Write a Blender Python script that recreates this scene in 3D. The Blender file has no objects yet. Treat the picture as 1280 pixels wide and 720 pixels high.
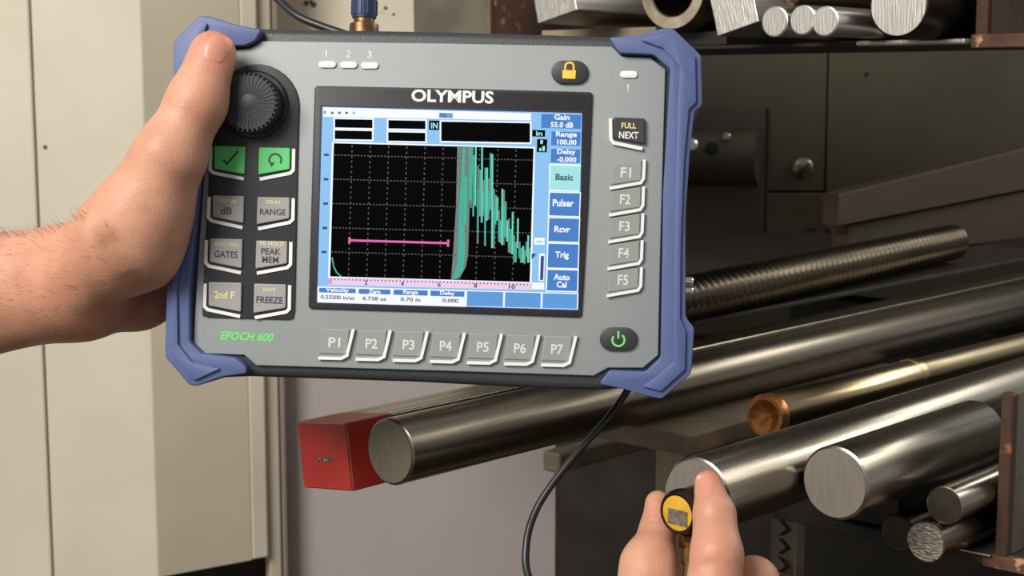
import bpy, bmesh, math, random
import numpy as np
from mathutils import Vector, Matrix

# ------------------------------------------------------------------ camera, world, lights, exposure
SC = bpy.context.scene
COL = SC.collection
FPX = 1900.0                       # focal length in pixels of a 1280 wide frame
PITCH = math.radians(7.5)
CAM = Vector((0.0, 0.0, 1.45))
cd = bpy.data.cameras.new('camera')
cd.sensor_width = 36.0
cd.lens = FPX * 36.0 / 1280.0
cd.clip_start = 0.02
cd.dof.use_dof = True
cd.dof.focus_distance = 0.68
cd.dof.aperture_fstop = 26.0
cam = bpy.data.objects.new('camera', cd)
cam.location = CAM
cam.rotation_euler = (math.pi / 2 - PITCH, 0, 0)
COL.objects.link(cam)
SC.camera = cam

SC.view_settings.view_transform = 'Standard'
SC.view_settings.look = 'None'
SC.view_settings.gamma = 1.0
SC.view_settings.use_curve_mapping = False
SC.view_settings.exposure = 0.0

W = bpy.data.worlds.new('world')
W.use_nodes = True
SC.world = W
W.node_tree.nodes['Background'].inputs[0].default_value = (0.95, 0.93, 0.90, 1)
W.node_tree.nodes['Background'].inputs[1].default_value = 0.38


def area_light(name, loc, target, size, size_y, power, color):
    l = bpy.data.lights.new(name, 'AREA')
    l.shape = 'RECTANGLE'
    l.size = size
    l.size_y = size_y
    l.energy = power
    l.color = color
    o = bpy.data.objects.new(name, l)
    o.location = loc
    d = Vector(target) - Vector(loc)
    o.rotation_euler = d.to_track_quat('-Z', 'Y').to_euler()
    COL.objects.link(o)
    return o


area_light('softbox_key', (-1.05, -0.58, 2.42), (-0.05, 0.9, 1.35), 1.0, 0.7, 52, (1.0, 0.965, 0.905))
area_light('rod_highlight_light', (1.50, 1.62, 2.12), (0.25, 1.0, 1.27), 1.3, 0.45, 11, (1.0, 0.95, 0.86))  # unseen area light at the right, added to put highlights on the rods

# ------------------------------------------------------------------ frames of reference
AX = Vector((1, 0, 0))
AU = Vector((0, math.sin(PITCH), math.cos(PITCH)))
AF = Vector((0, math.cos(PITCH), -math.sin(PITCH)))
YAW = math.radians(42.6)
DV = Vector((math.sin(YAW), math.cos(YAW), 0))     # direction the stock lies in
NV = Vector((math.cos(YAW), -math.sin(YAW), 0))    # across the rack
UP = Vector((0, 0, 1))


def wp(px, py, d):
    """world point seen at a pixel of the photo, d metres deep"""
    return CAM + d * ((px - 640) / FPX * AX + (360 - py) / FPX * AU + AF)


def ck(px, py, d):
    return np.array(((px - 640) / FPX * d, (360 - py) / FPX * d, -d))


def rk(lat, dd, z):
    """world point in the rack's own frame"""
    return CAM + lat * NV + dd * DV + z * UP


CAMM = Matrix.Translation(CAM) @ Matrix.Rotation(math.pi / 2 - PITCH, 4, 'X')
DR = Matrix.Rotation(math.radians(-2.05), 4, 'Z') @ Matrix.Rotation(math.radians(-4.3), 4, 'Y') @ Matrix.Rotation(math.radians(1.34), 4, 'X')
DEVC = Matrix.Translation((-0.02852, 0.03885, -0.68)) @ DR       # instrument in camera space
DEVM = CAMM @ DEVC
DEVI = DEVC.inverted()


def dl(px, py, h=0.0):
    """point of the instrument's own plane z = h"""
    o = DEVI @ Vector((0, 0, 0))
    p = DEVI @ Vector(((px - 640) / FPX, (360 - py) / FPX, -1.0))
    r = p - o
    t = (h - o.z) / r.z
    q = o + r * t
    return (q.x, q.y)


# ------------------------------------------------------------------ materials
def lin(c):
    return tuple(((v / 255.0) / 12.92 if v / 255.0 <= 0.04045 else ((v / 255.0 + 0.055) / 1.055) ** 2.4) for v in c) + (1.0,)


def mat(name, col, rough=0.5, metal=0.0, col2=None, nscale=20.0, stretch=(1, 1, 1), lo=0.35, hi=0.65,
        bump=None, emit=0.0, spec=0.5, coat=0.0, rvar=0.0, col3=None, n3=90.0, lo3=0.62, hi3=0.7, detail=4.0):
    m = bpy.data.materials.new(name)
    m.use_nodes = True
    nt = m.node_tree
    b = nt.nodes['Principled BSDF']
    b.inputs['Base Color'].default_value = lin(col)
    b.inputs['Roughness'].default_value = rough
    b.inputs['Metallic'].default_value = metal
    b.inputs['Specular IOR Level'].default_value = spec
    b.inputs['Coat Weight'].default_value = coat
    if emit > 0:
        b.inputs['Emission Color'].default_value = lin(col)
        b.inputs['Emission Strength'].default_value = emit
        b.inputs['Base Color'].default_value = (0.01, 0.01, 0.01, 1)
    tc = nt.nodes.new('ShaderNodeTexCoord')
    mp = nt.nodes.new('ShaderNodeMapping')
    mp.inputs['Scale'].default_value = stretch
    nt.links.new(tc.outputs['Object'], mp.inputs['Vector'])
    last = None
    if col2 is not None:
        n = nt.nodes.new('ShaderNodeTexNoise')
        n.inputs['Scale'].default_value = nscale
        n.inputs['Detail'].default_value = detail
        nt.links.new(mp.outputs[0], n.inputs['Vector'])
        r = nt.nodes.new('ShaderNodeMapRange')
        r.inputs[1].default_value = lo
        r.inputs[2].default_value = hi
        nt.links.new(n.outputs[0], r.inputs[0])
        x = nt.nodes.new('ShaderNodeMix')
        x.data_type = 'RGBA'
        x.inputs[6].default_value = lin(col)
        x.inputs[7].default_value = lin(col2)
        nt.links.new(r.outputs[0], x.inputs[0])
        last = x.outputs[2]
        if rvar:
            rr = nt.nodes.new('ShaderNodeMapRange')
            rr.inputs[3].default_value = rough
            rr.inputs[4].default_value = rough + rvar
            nt.links.new(r.outputs[0], rr.inputs[0])
            nt.links.new(rr.outputs[0], b.inputs['Roughness'])
    if col3 is not None:
        n = nt.nodes.new('ShaderNodeTexNoise')
        n.inputs['Scale'].default_value = n3
        n.inputs['Detail'].default_value = 3
        nt.links.new(tc.outputs['Object'], n.inputs['Vector'])
        r = nt.nodes.new('ShaderNodeMapRange')
        r.inputs[1].default_value = lo3
        r.inputs[2].default_value = hi3
        nt.links.new(n.outputs[0], r.inputs[0])
        x = nt.nodes.new('ShaderNodeMix')
        x.data_type = 'RGBA'
        if last:
            nt.links.new(last, x.inputs[6])
        else:
            x.inputs[6].default_value = lin(col)
        x.inputs[7].default_value = lin(col3)
        nt.links.new(r.outputs[0], x.inputs[0])
        last = x.outputs[2]
    if last:
        nt.links.new(last, b.inputs['Base Color'])
    if bump:
        n = nt.nodes.new('ShaderNodeTexNoise')
        n.inputs['Scale'].default_value = bump[0]
        n.inputs['Detail'].default_value = 3
        nt.links.new(mp.outputs[0], n.inputs['Vector'])
        bp = nt.nodes.new('ShaderNodeBump')
        bp.inputs['Strength'].default_value = bump[1]
        bp.inputs['Distance'].default_value = 0.001
        nt.links.new(n.outputs[0], bp.inputs['Height'])
        nt.links.new(bp.outputs[0], b.inputs['Normal'])
    return m


STREAK = (60, 60, 2.5)
M = {}
M['steel'] = mat('bright_steel', (176, 170, 158), 0.20, 1.0, (136, 130, 118), 3.0, STREAK, 0.3, 0.7, bump=(6, .05), rvar=0.12)
M['steel_dull'] = mat('dull_steel', (150, 143, 128), 0.22, 1.0, (98, 92, 80), 2.0, STREAK, 0.3, 0.7, bump=(6, .06), rvar=0.15)
M['steel_mid'] = mat('dark_ridged_steel', (92, 84, 68), 0.26, 1.0, (60, 54, 44), 3.0, STREAK, bump=(6, .06), rvar=.12)
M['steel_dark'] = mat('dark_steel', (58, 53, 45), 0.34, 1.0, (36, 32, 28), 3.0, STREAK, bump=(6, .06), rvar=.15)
M['bronze'] = mat('bronze', (140, 128, 98), 0.28, 1.0, (100, 90, 70), 3.0, STREAK, bump=(6, .06), rvar=.15)
M['bronze_bright'] = mat('polished_bronze', (178, 163, 128), 0.24, 1.0, (142, 128, 98), 3.0, STREAK, rvar=.1)
M['copper'] = mat('copper_face', (214, 148, 84), 0.32, 0.7, (176, 112, 56), 160.0, (1, 1, 1), 0.35, .7, bump=(160, .7))
M['alu'] = mat('sawn_aluminium', (214, 211, 204), 0.38, 0.85, (176, 174, 168), 5.0, (150, 9, 9), .3, .7, bump=(7, .5), rvar=.1)
M['alu_body'] = mat('aluminium', (205, 203, 198), 0.32, 0.9, (172, 170, 165), 3.0, STREAK, bump=(6, .05))
M['face_steel'] = mat('sawn_steel_face', (138, 129, 120), 0.5, 0.35, (126, 117, 108), 4.0, (120, 14, 12), .3, .7, bump=(6, .22))
M['face_dull'] = mat('dull_sawn_face', (112, 104, 90), 0.5, 0.35, (102, 94, 80), 4.0, (120, 14, 12), .3, .7, bump=(6, .22))
M['face_light'] = mat('rough_cut_face', (172, 163, 150), 0.5, 0.7, (96, 90, 82), 6.0, (40, 190, 40), .35, .62, bump=(8, .8))
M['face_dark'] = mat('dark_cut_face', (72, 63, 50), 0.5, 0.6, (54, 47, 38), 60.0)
M['tan_face'] = mat('tube_face', (190, 176, 156), 0.5, 0.5, (150, 134, 112), 60.0, bump=(150, .3))
M['red_paint'] = mat('red_paint', (184, 48, 34), 0.42, 0.0, (164, 40, 29), 40.0, bump=(120, .2), col3=(96, 26, 20), n3=55, lo3=.68, hi3=.74)
M['rust'] = mat('rust', (74, 46, 34), 0.75, 0.1, (56, 38, 30), 45.0, bump=(160, .6), col3=(150, 92, 58), n3=70, lo3=.62, hi3=.7)
M['rust_bright'] = mat('rusty_edge', (106, 70, 52), 0.7, 0.1, (74, 46, 34), 60.0, bump=(160, .6), col3=(190, 140, 104), n3=90, lo3=.62, hi3=.68)
M['rack_grey'] = mat('rack_grey_steel', (118, 110, 94), 0.55, 0.2, (96, 89, 76), 25.0, bump=(120, .2), col3=(92, 60, 44), n3=40, lo3=.66, hi3=.72)
M['rack_dark'] = mat('rack_dark_steel', (44, 38, 31), 0.6, 0.2, (30, 26, 22), 25.0, bump=(120, .2))
M['beam'] = mat('beam_paint', (150, 137, 113), 0.6, 0.05, (122, 110, 90), 30.0, bump=(120, .2), col3=(160, 128, 106), n3=45, lo3=.6, hi3=.68)
M['olive'] = mat('olive_panel', (66, 61, 43), 0.5, 0.0, (58, 53, 38), 9.0, bump=(90, .12), col3=(62, 49, 37), n3=12, lo3=.6, hi3=.75)
M['olive_brown'] = mat('olive_brown_board', (66, 51, 29), 0.6, 0.0, (53, 42, 25), 8.0, (1, 1, 6), col3=(52, 40, 28), n3=20, lo3=.62, hi3=.75)
M['cavity'] = mat('bracket_steel', (66, 58, 48), 0.45, 0.2, (57, 50, 42), 25.0)
M['black'] = mat('black_hole', (12, 11, 10), 0.8)
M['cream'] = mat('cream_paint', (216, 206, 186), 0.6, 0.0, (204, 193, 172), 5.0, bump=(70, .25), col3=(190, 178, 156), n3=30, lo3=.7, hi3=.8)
M['cream_shade'] = mat('shaded_cream_paint', (204, 192, 170), 0.6, 0.0, (194, 182, 160), 5.0, bump=(70, .25), col3=(180, 167, 146), n3=30, lo3=.7, hi3=.8)  # darker copy of cream; the turned panel's shade is put into its colour
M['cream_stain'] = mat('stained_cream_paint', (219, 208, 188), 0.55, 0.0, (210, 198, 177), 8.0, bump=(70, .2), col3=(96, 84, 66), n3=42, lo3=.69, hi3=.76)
M['beige'] = mat('beige_paint', (192, 180, 160), 0.6, 0.0, (182, 170, 150), 6.0, bump=(70, .15))
M['seam'] = mat('dark_seam', (92, 76, 58), 0.8)
M['trim'] = mat('grey_trim', (150, 138, 122), 0.5)
M['grey_wall'] = mat('mauve_grey_paint', (178, 168, 165), 0.5, 0.0, (172, 162, 159), 4.0)
M['floor'] = mat('dark_floor', (86, 74, 60), 0.6, 0.0, (70, 60, 50), 6.0)
# the instrument
M['housing'] = mat('charcoal_plastic', (52, 55, 58), 0.45, bump=(900, .15))
M['panel'] = mat('grey_faceplate', (146, 151, 151), 0.5, 0.0, (143, 148, 148), 30.0, bump=(1500, .1))
M['bumper'] = mat('blue_rubber', (80, 94, 140), 0.5, 0.0, (77, 90, 135), 30.0, bump=(1500, .12))
M['keypad'] = mat('keypad_black', (48, 46, 50), 0.5)
M['knob'] = mat('knob_rubber', (40, 44, 48), 0.5)
M['knob_base'] = mat('knob_base_black', (22, 23, 25), 0.35)
M['green_key'] = mat('green_key', (84, 196, 108), 0.45)
M['grey_key'] = mat('grey_key', (150, 148, 146), 0.5)
M['panel_key'] = mat('panel_key', (139, 143, 139), 0.5)
M['white'] = mat('white_print', (226, 226, 224), 0.45)
M['led'] = mat('led_lens', (236, 234, 228), 0.3)
M['ink'] = mat('dark_ink', (52, 52, 54), 0.5)
M['ink_green'] = mat('dark_green_ink', (24, 66, 34), 0.5)
M['yellow'] = mat('yellow_print', (226, 210, 140), 0.5)
M['lock_yellow'] = mat('lock_yellow', (244, 196, 60), 0.45)
M['lime'] = mat('lime_print', (110, 214, 104), 0.5)
M['faint'] = mat('pale_grey_print', (206, 207, 203), 0.5)
M['bezel'] = mat('bezel_black', (46, 43, 47), 0.45, spec=.3)
M['navy_bleed'] = mat('display_edge_bleed', (38, 42, 110), 0.4, emit=0.35)  # the lit screen's bleed, painted as a dim glowing navy border
M['silver'] = mat('nickel', (214, 210, 204), 0.25, 1.0)
# display
for nm, c in dict(s_sky=(134, 192, 240), s_white=(244, 248, 255), s_blue=(58, 122, 196), s_cyan=(160, 226, 226), s_pink=(236, 204, 232),
                  s_teal=(54, 172, 148), s_teal2=(96, 208, 184), s_grey=(104, 122, 114), s_grid=(66, 64, 66), s_magenta=(226, 92, 168), s_text=(90, 96, 110),
                  s_navy=(28, 60, 120), s_ink=(24, 84, 92), s_low=(86, 152, 216)).items():
    M[nm] = mat('display_' + nm[2:], c, 0.3, emit=1.0)
M['s_black'] = mat('display_black', (3, 3, 4), 0.4, spec=.02)
# cables, probe
M['cable'] = mat('black_cable', (30, 30, 32), 0.38)
M['navy'] = mat('navy_sleeve', (26, 48, 84), 0.42)
M['brass'] = mat('brass', (186, 150, 92), 0.28, 1.0, (150, 116, 66), 200.0)
M['brass_old'] = mat('old_brass', (140, 112, 80), 0.4, 0.9, (100, 78, 56), 150.0)
M['probe_ring'] = mat('probe_ring_dark', (62, 52, 46), 0.3, 0.85)
M['probe_yellow'] = mat('probe_cap_yellow', (214, 168, 44), 0.4, 0.0, (196, 148, 38), 200.0)
M['probe_label'] = mat('probe_label_grey', (122, 112, 96), 0.5, 0.0, (80, 74, 66), 500.0)


def skin_mat(name):
    m = bpy.data.materials.new(name)
    m.use_nodes = True
    nt = m.node_tree
    b = nt.nodes['Principled BSDF']
    at = nt.nodes.new('ShaderNodeAttribute')
    at.attribute_name = 'flush'
    tc = nt.nodes.new('ShaderNodeTexCoord')
    n = nt.nodes.new('ShaderNodeTexNoise')
    n.inputs['Scale'].default_value = 70
    n.inputs['Detail'].default_value = 5
    nt.links.new(tc.outputs['Object'], n.inputs['Vector'])
    r = nt.nodes.new('ShaderNodeMapRange')
    r.inputs[1].default_value = .35
    r.inputs[2].default_value = .68
    nt.links.new(n.outputs[0], r.inputs[0])
    x1 = nt.nodes.new('ShaderNodeMix')
    x1.data_type = 'RGBA'
    x1.inputs[6].default_value = lin((203, 152, 125))
    x1.inputs[7].default_value = lin((187, 134, 108))
    nt.links.new(r.outputs[0], x1.inputs[0])
    x2 = nt.nodes.new('ShaderNodeMix')
    x2.data_type = 'RGBA'
    nt.links.new(x1.outputs[2], x2.inputs[6])
    x2.inputs[7].default_value = lin((206, 122, 102))
    nt.links.new(at.outputs['Fac'], x2.inputs[0])
    nt.links.new(x2.outputs[2], b.inputs['Base Color'])
    b.inputs['Roughness'].default_value = 0.48
    b.inputs['Specular IOR Level'].default_value = 0.4
    b.inputs['Subsurface Weight'].default_value = 0.12
    b.inputs['Subsurface Radius'].default_value = (1.0, 0.35, 0.2)
    b.inputs['Subsurface Scale'].default_value = 0.004
    v = nt.nodes.new('ShaderNodeTexVoronoi')
    v.inputs['Scale'].default_value = 900
    nt.links.new(tc.outputs['Object'], v.inputs['Vector'])
    n2 = nt.nodes.new('ShaderNodeTexNoise')
    n2.inputs['Scale'].default_value = 260
    nt.links.new(tc.outputs['Object'], n2.inputs['Vector'])
    ad = nt.nodes.new('ShaderNodeMath')
    ad.operation = 'ADD'
    nt.links.new(v.outputs[0], ad.inputs[0])
    nt.links.new(n2.outputs[0], ad.inputs[1])
    bp = nt.nodes.new('ShaderNodeBump')
    bp.inputs['Strength'].default_value = 0.12
    bp.inputs['Distance'].default_value = 0.0008
    nt.links.new(ad.outputs[0], bp.inputs['Height'])
    nt.links.new(bp.outputs[0], b.inputs['Normal'])
    return m


M['skin'] = skin_mat('skin')
M['nail'] = mat('nail', (206, 142, 120), 0.4, 0.0, (199, 136, 114), 150.0, coat=0.0)
_n = M['nail'].node_tree.nodes['Principled BSDF']
_n.inputs['Subsurface Weight'].default_value = 0.1
_n.inputs['Subsurface Radius'].default_value = (1.0, 0.35, 0.2)
_n.inputs['Subsurface Scale'].default_value = 0.003
M['hair'] = mat('arm_hair', (74, 56, 42), 0.6)


# ------------------------------------------------------------------ mesh helpers
def link(name, me, m=None, parent=None, world=None):
    o = bpy.data.objects.new(name, me)
    COL.objects.link(o)
    if m is not None:
        me.materials.append(M[m] if isinstance(m, str) else m)
    if parent is not None:
        o.parent = parent
    if world is not None:
        o.matrix_world = world
    return o


def bm_link(name, bm, m, parent=None, world=None, smooth=False, angle=None):
    me = bpy.data.meshes.new(name)
    bmesh.ops.recalc_face_normals(bm, faces=bm.faces)
    bm.to_mesh(me)
    bm.free()
    if smooth:
        for p in me.polygons:
            p.use_smooth = True
        if angle is not None:
            me.set_sharp_from_angle(angle=math.radians(angle))
    return link(name, me, m, parent, world)


def tag(o, label=None, cat=None, group=None, kind=None):
    if label:
        o['label'] = label
    if cat:
        o['category'] = cat
    if group:
        o['group'] = group
    if kind:
        o['kind'] = kind
    return o


def empty(name, world=None):
    o = bpy.data.objects.new(name, None)
    o.empty_display_size = 0.05
    COL.objects.link(o)
    if world is not None:
        o.matrix_world = world
    return o


def bevel_edges(bm, edges, w, seg):
    bmesh.ops.bevel(bm, geom=list(edges), offset=w, segments=seg, profile=0.5, affect='EDGES', clamp_overlap=True)


def prism_bm(poly, z0, z1, bev=0.0, seg=2, both=False, corner=0.0):
    """closed prism of an xy outline between z0 and z1 with rounded rim"""
    bm = bmesh.new()
    vs = [bm.verts.new((x, y, z0)) for x, y in poly]
    f = bm.faces.new(vs)
    r = bmesh.ops.extrude_face_region(bm, geom=[f])
    for v in r['geom']:
        if isinstance(v, bmesh.types.BMVert):
            v.co.z = z1
    bm.normal_update()
    if corner:
        ed = [e for e in bm.edges if abs(e.verts[0].co.z - e.verts[1].co.z) > 1e-7]
        bevel_edges(bm, ed, corner, 3)
    if bev:
        hi = max(z0, z1)
        ed = [e for e in bm.edges if (abs(e.verts[0].co.z - hi) < 1e-7 and abs(e.verts[1].co.z - hi) < 1e-7)]
        if both:
            lo = min(z0, z1)
            ed += [e for e in bm.edges if (abs(e.verts[0].co.z - lo) < 1e-7 and abs(e.verts[1].co.z - lo) < 1e-7)]
        bevel_edges(bm, ed, bev, seg)
    return bm


def box_bm(x0, x1, y0, y1, z0, z1, bev=0.0, seg=1):
    bm = bmesh.new()
    add_box(bm, x0, x1, y0, y1, z0, z1)
    if bev:
        bevel_edges(bm, bm.edges, bev, seg)
    return bm


def add_box(bm, x0, x1, y0, y1, z0, z1):
    c = [bm.verts.new(p) for p in ((x0, y0, z0), (x1, y0, z0), (x1, y1, z0), (x0, y1, z0), (x0, y0, z1), (x1, y0, z1), (x1, y1, z1), (x0, y1, z1))]
    for q in ((3, 2, 1, 0), (4, 5, 6, 7), (0, 1, 5, 4), (1, 2, 6, 5), (2, 3, 7, 6), (3, 0, 4, 7)):
        bm.faces.new([c[i] for i in q])


def lathe_bm(profile, n=48, cap0=True, cap1=True):
    """profile of (radius, z)"""
    bm = bmesh.new()
    rings = []
    for r, z in profile:
        rings.append([bm.verts.new((r * math.cos(2 * math.pi * i / n), r * math.sin(2 * math.pi * i / n), z)) for i in range(n)])
    for a, b in zip(rings, rings[1:]):
        for i in range(n):
            bm.faces.new((a[i], a[(i + 1) % n], b[(i + 1) % n], b[i]))
    if cap0:
        bm.faces.new(list(reversed(rings[0])))
    if cap1:
        bm.faces.new(rings[-1])
    return bm


def tube_mesh(pts, rad, n=10, sub=8):
    """smooth tube through points (Catmull-Rom)"""
    P = [Vector(p) for p in pts]
    Q = []
    for i in range(len(P) - 1):
        p0 = P[max(i - 1, 0)]
        p1, p2 = P[i], P[i + 1]
        p3 = P[min(i + 2, len(P) - 1)]
        for k in range(sub):
            t = k / sub
            Q.append(0.5 * ((2 * p1) + (p2 - p0) * t + (2 * p0 - 5 * p1 + 4 * p2 - p3) * t * t + (3 * p1 - p0 - 3 * p2 + p3) * t ** 3))
    Q.append(P[-1])
    bm = bmesh.new()
    rings = []
    ref = Vector((0.3, 0.9, 0.2))
    for i, q in enumerate(Q):
        t = (Q[min(i + 1, len(Q) - 1)] - Q[max(i - 1, 0)]).normalized()
        u = (ref - t * ref.dot(t)).normalized()
        v = t.cross(u)
        ref = u
        rings.append([bm.verts.new(q + rad * (u * math.cos(2 * math.pi * k / n) + v * math.sin(2 * math.pi * k / n))) for k in range(n)])
    for a, b in zip(rings, rings[1:]):
        for i in range(n):
            bm.faces.new((a[i], a[(i + 1) % n], b[(i + 1) % n], b[i]))
    bm.faces.new(list(reversed(rings[0])))
    bm.faces.new(rings[-1])
    return bm


def text_mesh(body, bold=0.0, shear=0.0):
    cu = bpy.data.curves.new('lettering', 'FONT')
    cu.body = body
    cu.align_x = 'CENTER'
    cu.resolution_u = 3
    cu.offset = bold
    cu.shear = shear
    cu.extrude = 0.0
    cu.space_line = 0.9
    o = bpy.data.objects.new('lettering', cu)
    COL.objects.link(o)
    bpy.context.view_layer.update()
    dg = bpy.context.evaluated_depsgraph_get()
    me = bpy.data.meshes.new_from_object(o.evaluated_get(dg))
    bpy.data.objects.remove(o)
    bpy.data.curves.remove(cu)
    me.materials.clear()
    me.name = 'lettering'
    return me


PXM = 0.68 / FPX


def text(body, px, py, w, h, z, m, parent, bold=0.0, shear=0.0, name='lettering', rot=0.0):
    """print fitted to a box w x h photo pixels wide, centred on a point of the instrument's face"""
    me = text_mesh(body, bold, shear)
    n = len(me.vertices)
    a = np.empty(n * 3)
    me.vertices.foreach_get('co', a)
    a = a.reshape(-1, 3)
    lo, hi = a.min(0), a.max(0)
    c = (lo + hi) / 2
    s = (hi - lo)
    s[s == 0] = 1
    a = (a - c) / s
    a[:, 0] *= w * PXM
    a[:, 1] *= h * PXM
    x, y = dl(px, py, z)
    a[:, 0] += x
    a[:, 1] += y
    a[:, 2] = z
    me.vertices.foreach_set('co', a.ravel())
    return link(name, me, m, parent)


# ------------------------------------------------------------------ the setting
def wy(px, py, y):
    """world point seen at a pixel on the vertical plane Y = y"""
    r = (px - 640) / FPX * AX + (360 - py) / FPX * AU + AF
    return CAM + r * (y / r.y)


def slab(name, a, b, z0, z1, th, m, parent=None, bev=0.0):
    """upright slab from plan point a to plan point b, thickness going away from the camera"""
    a, b = Vector((a[0], a[1], 0)), Vector((b[0], b[1], 0))
    x = (b - a).normalized()
    n = Vector((-x.y, x.x, 0))
    if n.y < 0:
        n = -n
    w = Matrix((( x.x, n.x, 0, a.x), (x.y, n.y, 0, a.y), (0, 0, 1, 0), (0, 0, 0, 1)))
    bm = box_bm(0, (b - a).length, 0, th, z0, z1, bev, 2)
    return bm_link(name, bm, m, parent, w)


def plan(px, d):
    p = wp(px, 360, d)
    k = d / ((p - CAM).dot(Vector((0, 1, 0))))
    return ((px - 640) / FPX * d, d)


ZB = CAM.z - 0.4755
fl = box_bm(-3, 3.5, -2.5, 4.0, -0.05, 0.0)
tag(bm_link('floor', fl, 'floor'), kind='structure')

WL = slab('wall_left', (-2.2, 1.80), (-0.02, 1.80), 0.0, 2.6, 0.05, 'beige')
tag(WL, kind='structure')


def keep(o, parent):
    """parent without moving"""
    mw = o.matrix_world.copy()
    bpy.context.view_layer.update()
    o.parent = parent
    o.matrix_parent_inverse = parent.matrix_world.inverted()
    o.matrix_world = mw
    return o


bpy.context.view_layer.update()


def wpart(name, a, b, z0, z1, th, m, parent, bev=0.0):
    o = slab(name, a, b, z0, z1, th, m, None, bev)
    return keep(o, parent)


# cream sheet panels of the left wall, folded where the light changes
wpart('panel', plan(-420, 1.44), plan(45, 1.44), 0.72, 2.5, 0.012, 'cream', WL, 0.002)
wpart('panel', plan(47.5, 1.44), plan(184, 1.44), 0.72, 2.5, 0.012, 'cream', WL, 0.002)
wpart('panel', plan(184, 1.4405), plan(304, 1.495), ZB, 2.5, 0.012, 'cream_shade', WL)
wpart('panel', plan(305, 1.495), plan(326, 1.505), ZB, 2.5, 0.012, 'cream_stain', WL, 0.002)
wpart('seam_strip', plan(43, 1.452), plan(50, 1.452), 0.72, 2.5, 0.004, 'seam', WL)
wpart('plinth', plan(170, 1.56), plan(335, 1.60), 0.0, ZB - 0.004, 0.02, 'rack_dark', WL)
for px, py in ((43, 4), (46, 83), (51, 184)):
    p = wp(px + 6, py, 1.436)
    bm = lathe_bm([(0.0021, 0.0), (0.0021, 0.0012), (0.0012, 0.0022)], 14)
    o = bm_link('rivet', bm, 'seam', None, Matrix.Translation(p) @ Matrix.Rotation(math.pi / 2, 4, 'X'))
    keep(o, WL)
# upper stained panel of the same wall, ending at the rack's post
a, b = wy(322, 0, 1.62), wy(552, 0, 1.62)
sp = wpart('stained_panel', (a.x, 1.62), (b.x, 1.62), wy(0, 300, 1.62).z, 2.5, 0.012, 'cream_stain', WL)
for px, py, r in ((383, 4, .0028), (392, 6, .0032), (389, 2, .0022), (482, 10, .002), (492, 18, .0016), (518, 10, .0015)):
    p = wy(px, py, 1.62)
    bm = lathe_bm([(r, 0.0), (r, 0.0006)], 10)
    o = bm_link('drill_hole', bm, 'seam', None, Matrix.Translation(p) @ Matrix.Rotation(math.pi / 2, 4, 'X'))
    keep(o, WL)

T1 = slab('trim_1', plan(327.5, 1.515), plan(343, 1.52), 0.0, 2.0, 0.02, 'beige', None, 0.002)
tag(T1, kind='structure')
T2 = slab('trim_2', plan(345, 1.523), plan(352, 1.527), 0.0, 2.0, 0.03, 'trim', None, 0.002)
tag(T2, kind='structure')
WC = slab('wall_centre', plan(352.5, 1.56), plan(760, 1.60), 0.0, wy(0, 300, 1.56).z, 0.02, 'grey_wall')
tag(WC, kind='structure')

YB = 1.86
WB = slab('wall_back', (-0.02, YB), (1.15, YB), 0.0, 2.6, 0.03, 'rack_dark')
tag(WB, kind='structure')


def wbox(name, px0, py0, px1, py1, y, th, m, parent, bev=0.0015):
    """board on the back wall, corners given where they are seen, front face on plane Y = y"""
    a, b = wy(px0, 110, y), wy(px1, 110, y)
    a.z, b.z = wy(px0, py1, y).z, wy(px1, py0, y).z
    o = bm_link(name, box_bm(a.x, b.x, y, y + th, a.z, b.z, bev, 2), m)
    return keep(o, parent)


wbox('olive_panel', 622, -160, 1034, 239, YB - .010, .0098, 'olive', WB)
wbox('olive_panel', 1036, -160, 1800, 420, YB - .012, .0118, 'olive', WB)
wbox('olive_panel', 622, 241.5, 1044, 420, YB - .014, .0138, 'olive', WB)
BR = bm_link('bracket_plate', (lambda p, q: box_bm(p.x, q.x, YB - .022, YB - .0141, p.z, q.z, .001, 1))(wy(800, 312, YB - .022), wy(957, 133, YB - .022)), 'cavity')
keep(BR, WB)
# the bracket's pressed hump
c0, c1 = wy(800, 197, YB - .03), wy(952, 197, YB - .03)
bm = bmesh.new()
R_ = 0.034
ra, rb = [], []
for k in range(13):
    t = math.pi * k / 12
    ra.append(bm.verts.new((c0.x, YB - .022 - 0.75 * R_ * math.sin(t), c0.z + R_ * math.cos(t))))
    rb.append(bm.verts.new((c1.x - 0.012 * math.sin(t), YB - .022 - 0.75 * R_ * math.sin(t), c0.z + R_ * math.cos(t))))
for k in range(12):
    bm.faces.new((ra[k], ra[k + 1], rb[k + 1], rb[k]))
bm.faces.new(ra)
bm.faces.new(list(reversed(rb)))
keep(bm_link('bracket_hump', bm, 'cavity', smooth=True, angle=40), WB)


def stud(name, px, py, y, r, h, m, parent, slot=False):
    p = wy(px, py, y)
    bm = lathe_bm([(r, 0.0), (r, h * .6), (r * .75, h)], 18)
    w = Matrix.Translation(p) @ Matrix.Rotation(math.pi / 2, 4, 'X')
    o = bm_link(name, bm, m, None, w, True, 40)
    keep(o, parent)
    if slot:
        bm = box_bm(-r * .8, r * .8, -r * .13, r * .13, h, h + .0003)
        s = bm_link('slot', bm, 'black', None, w @ Matrix.Rotation(math.radians(35), 4, 'Z'))
        keep(s, o)


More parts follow.
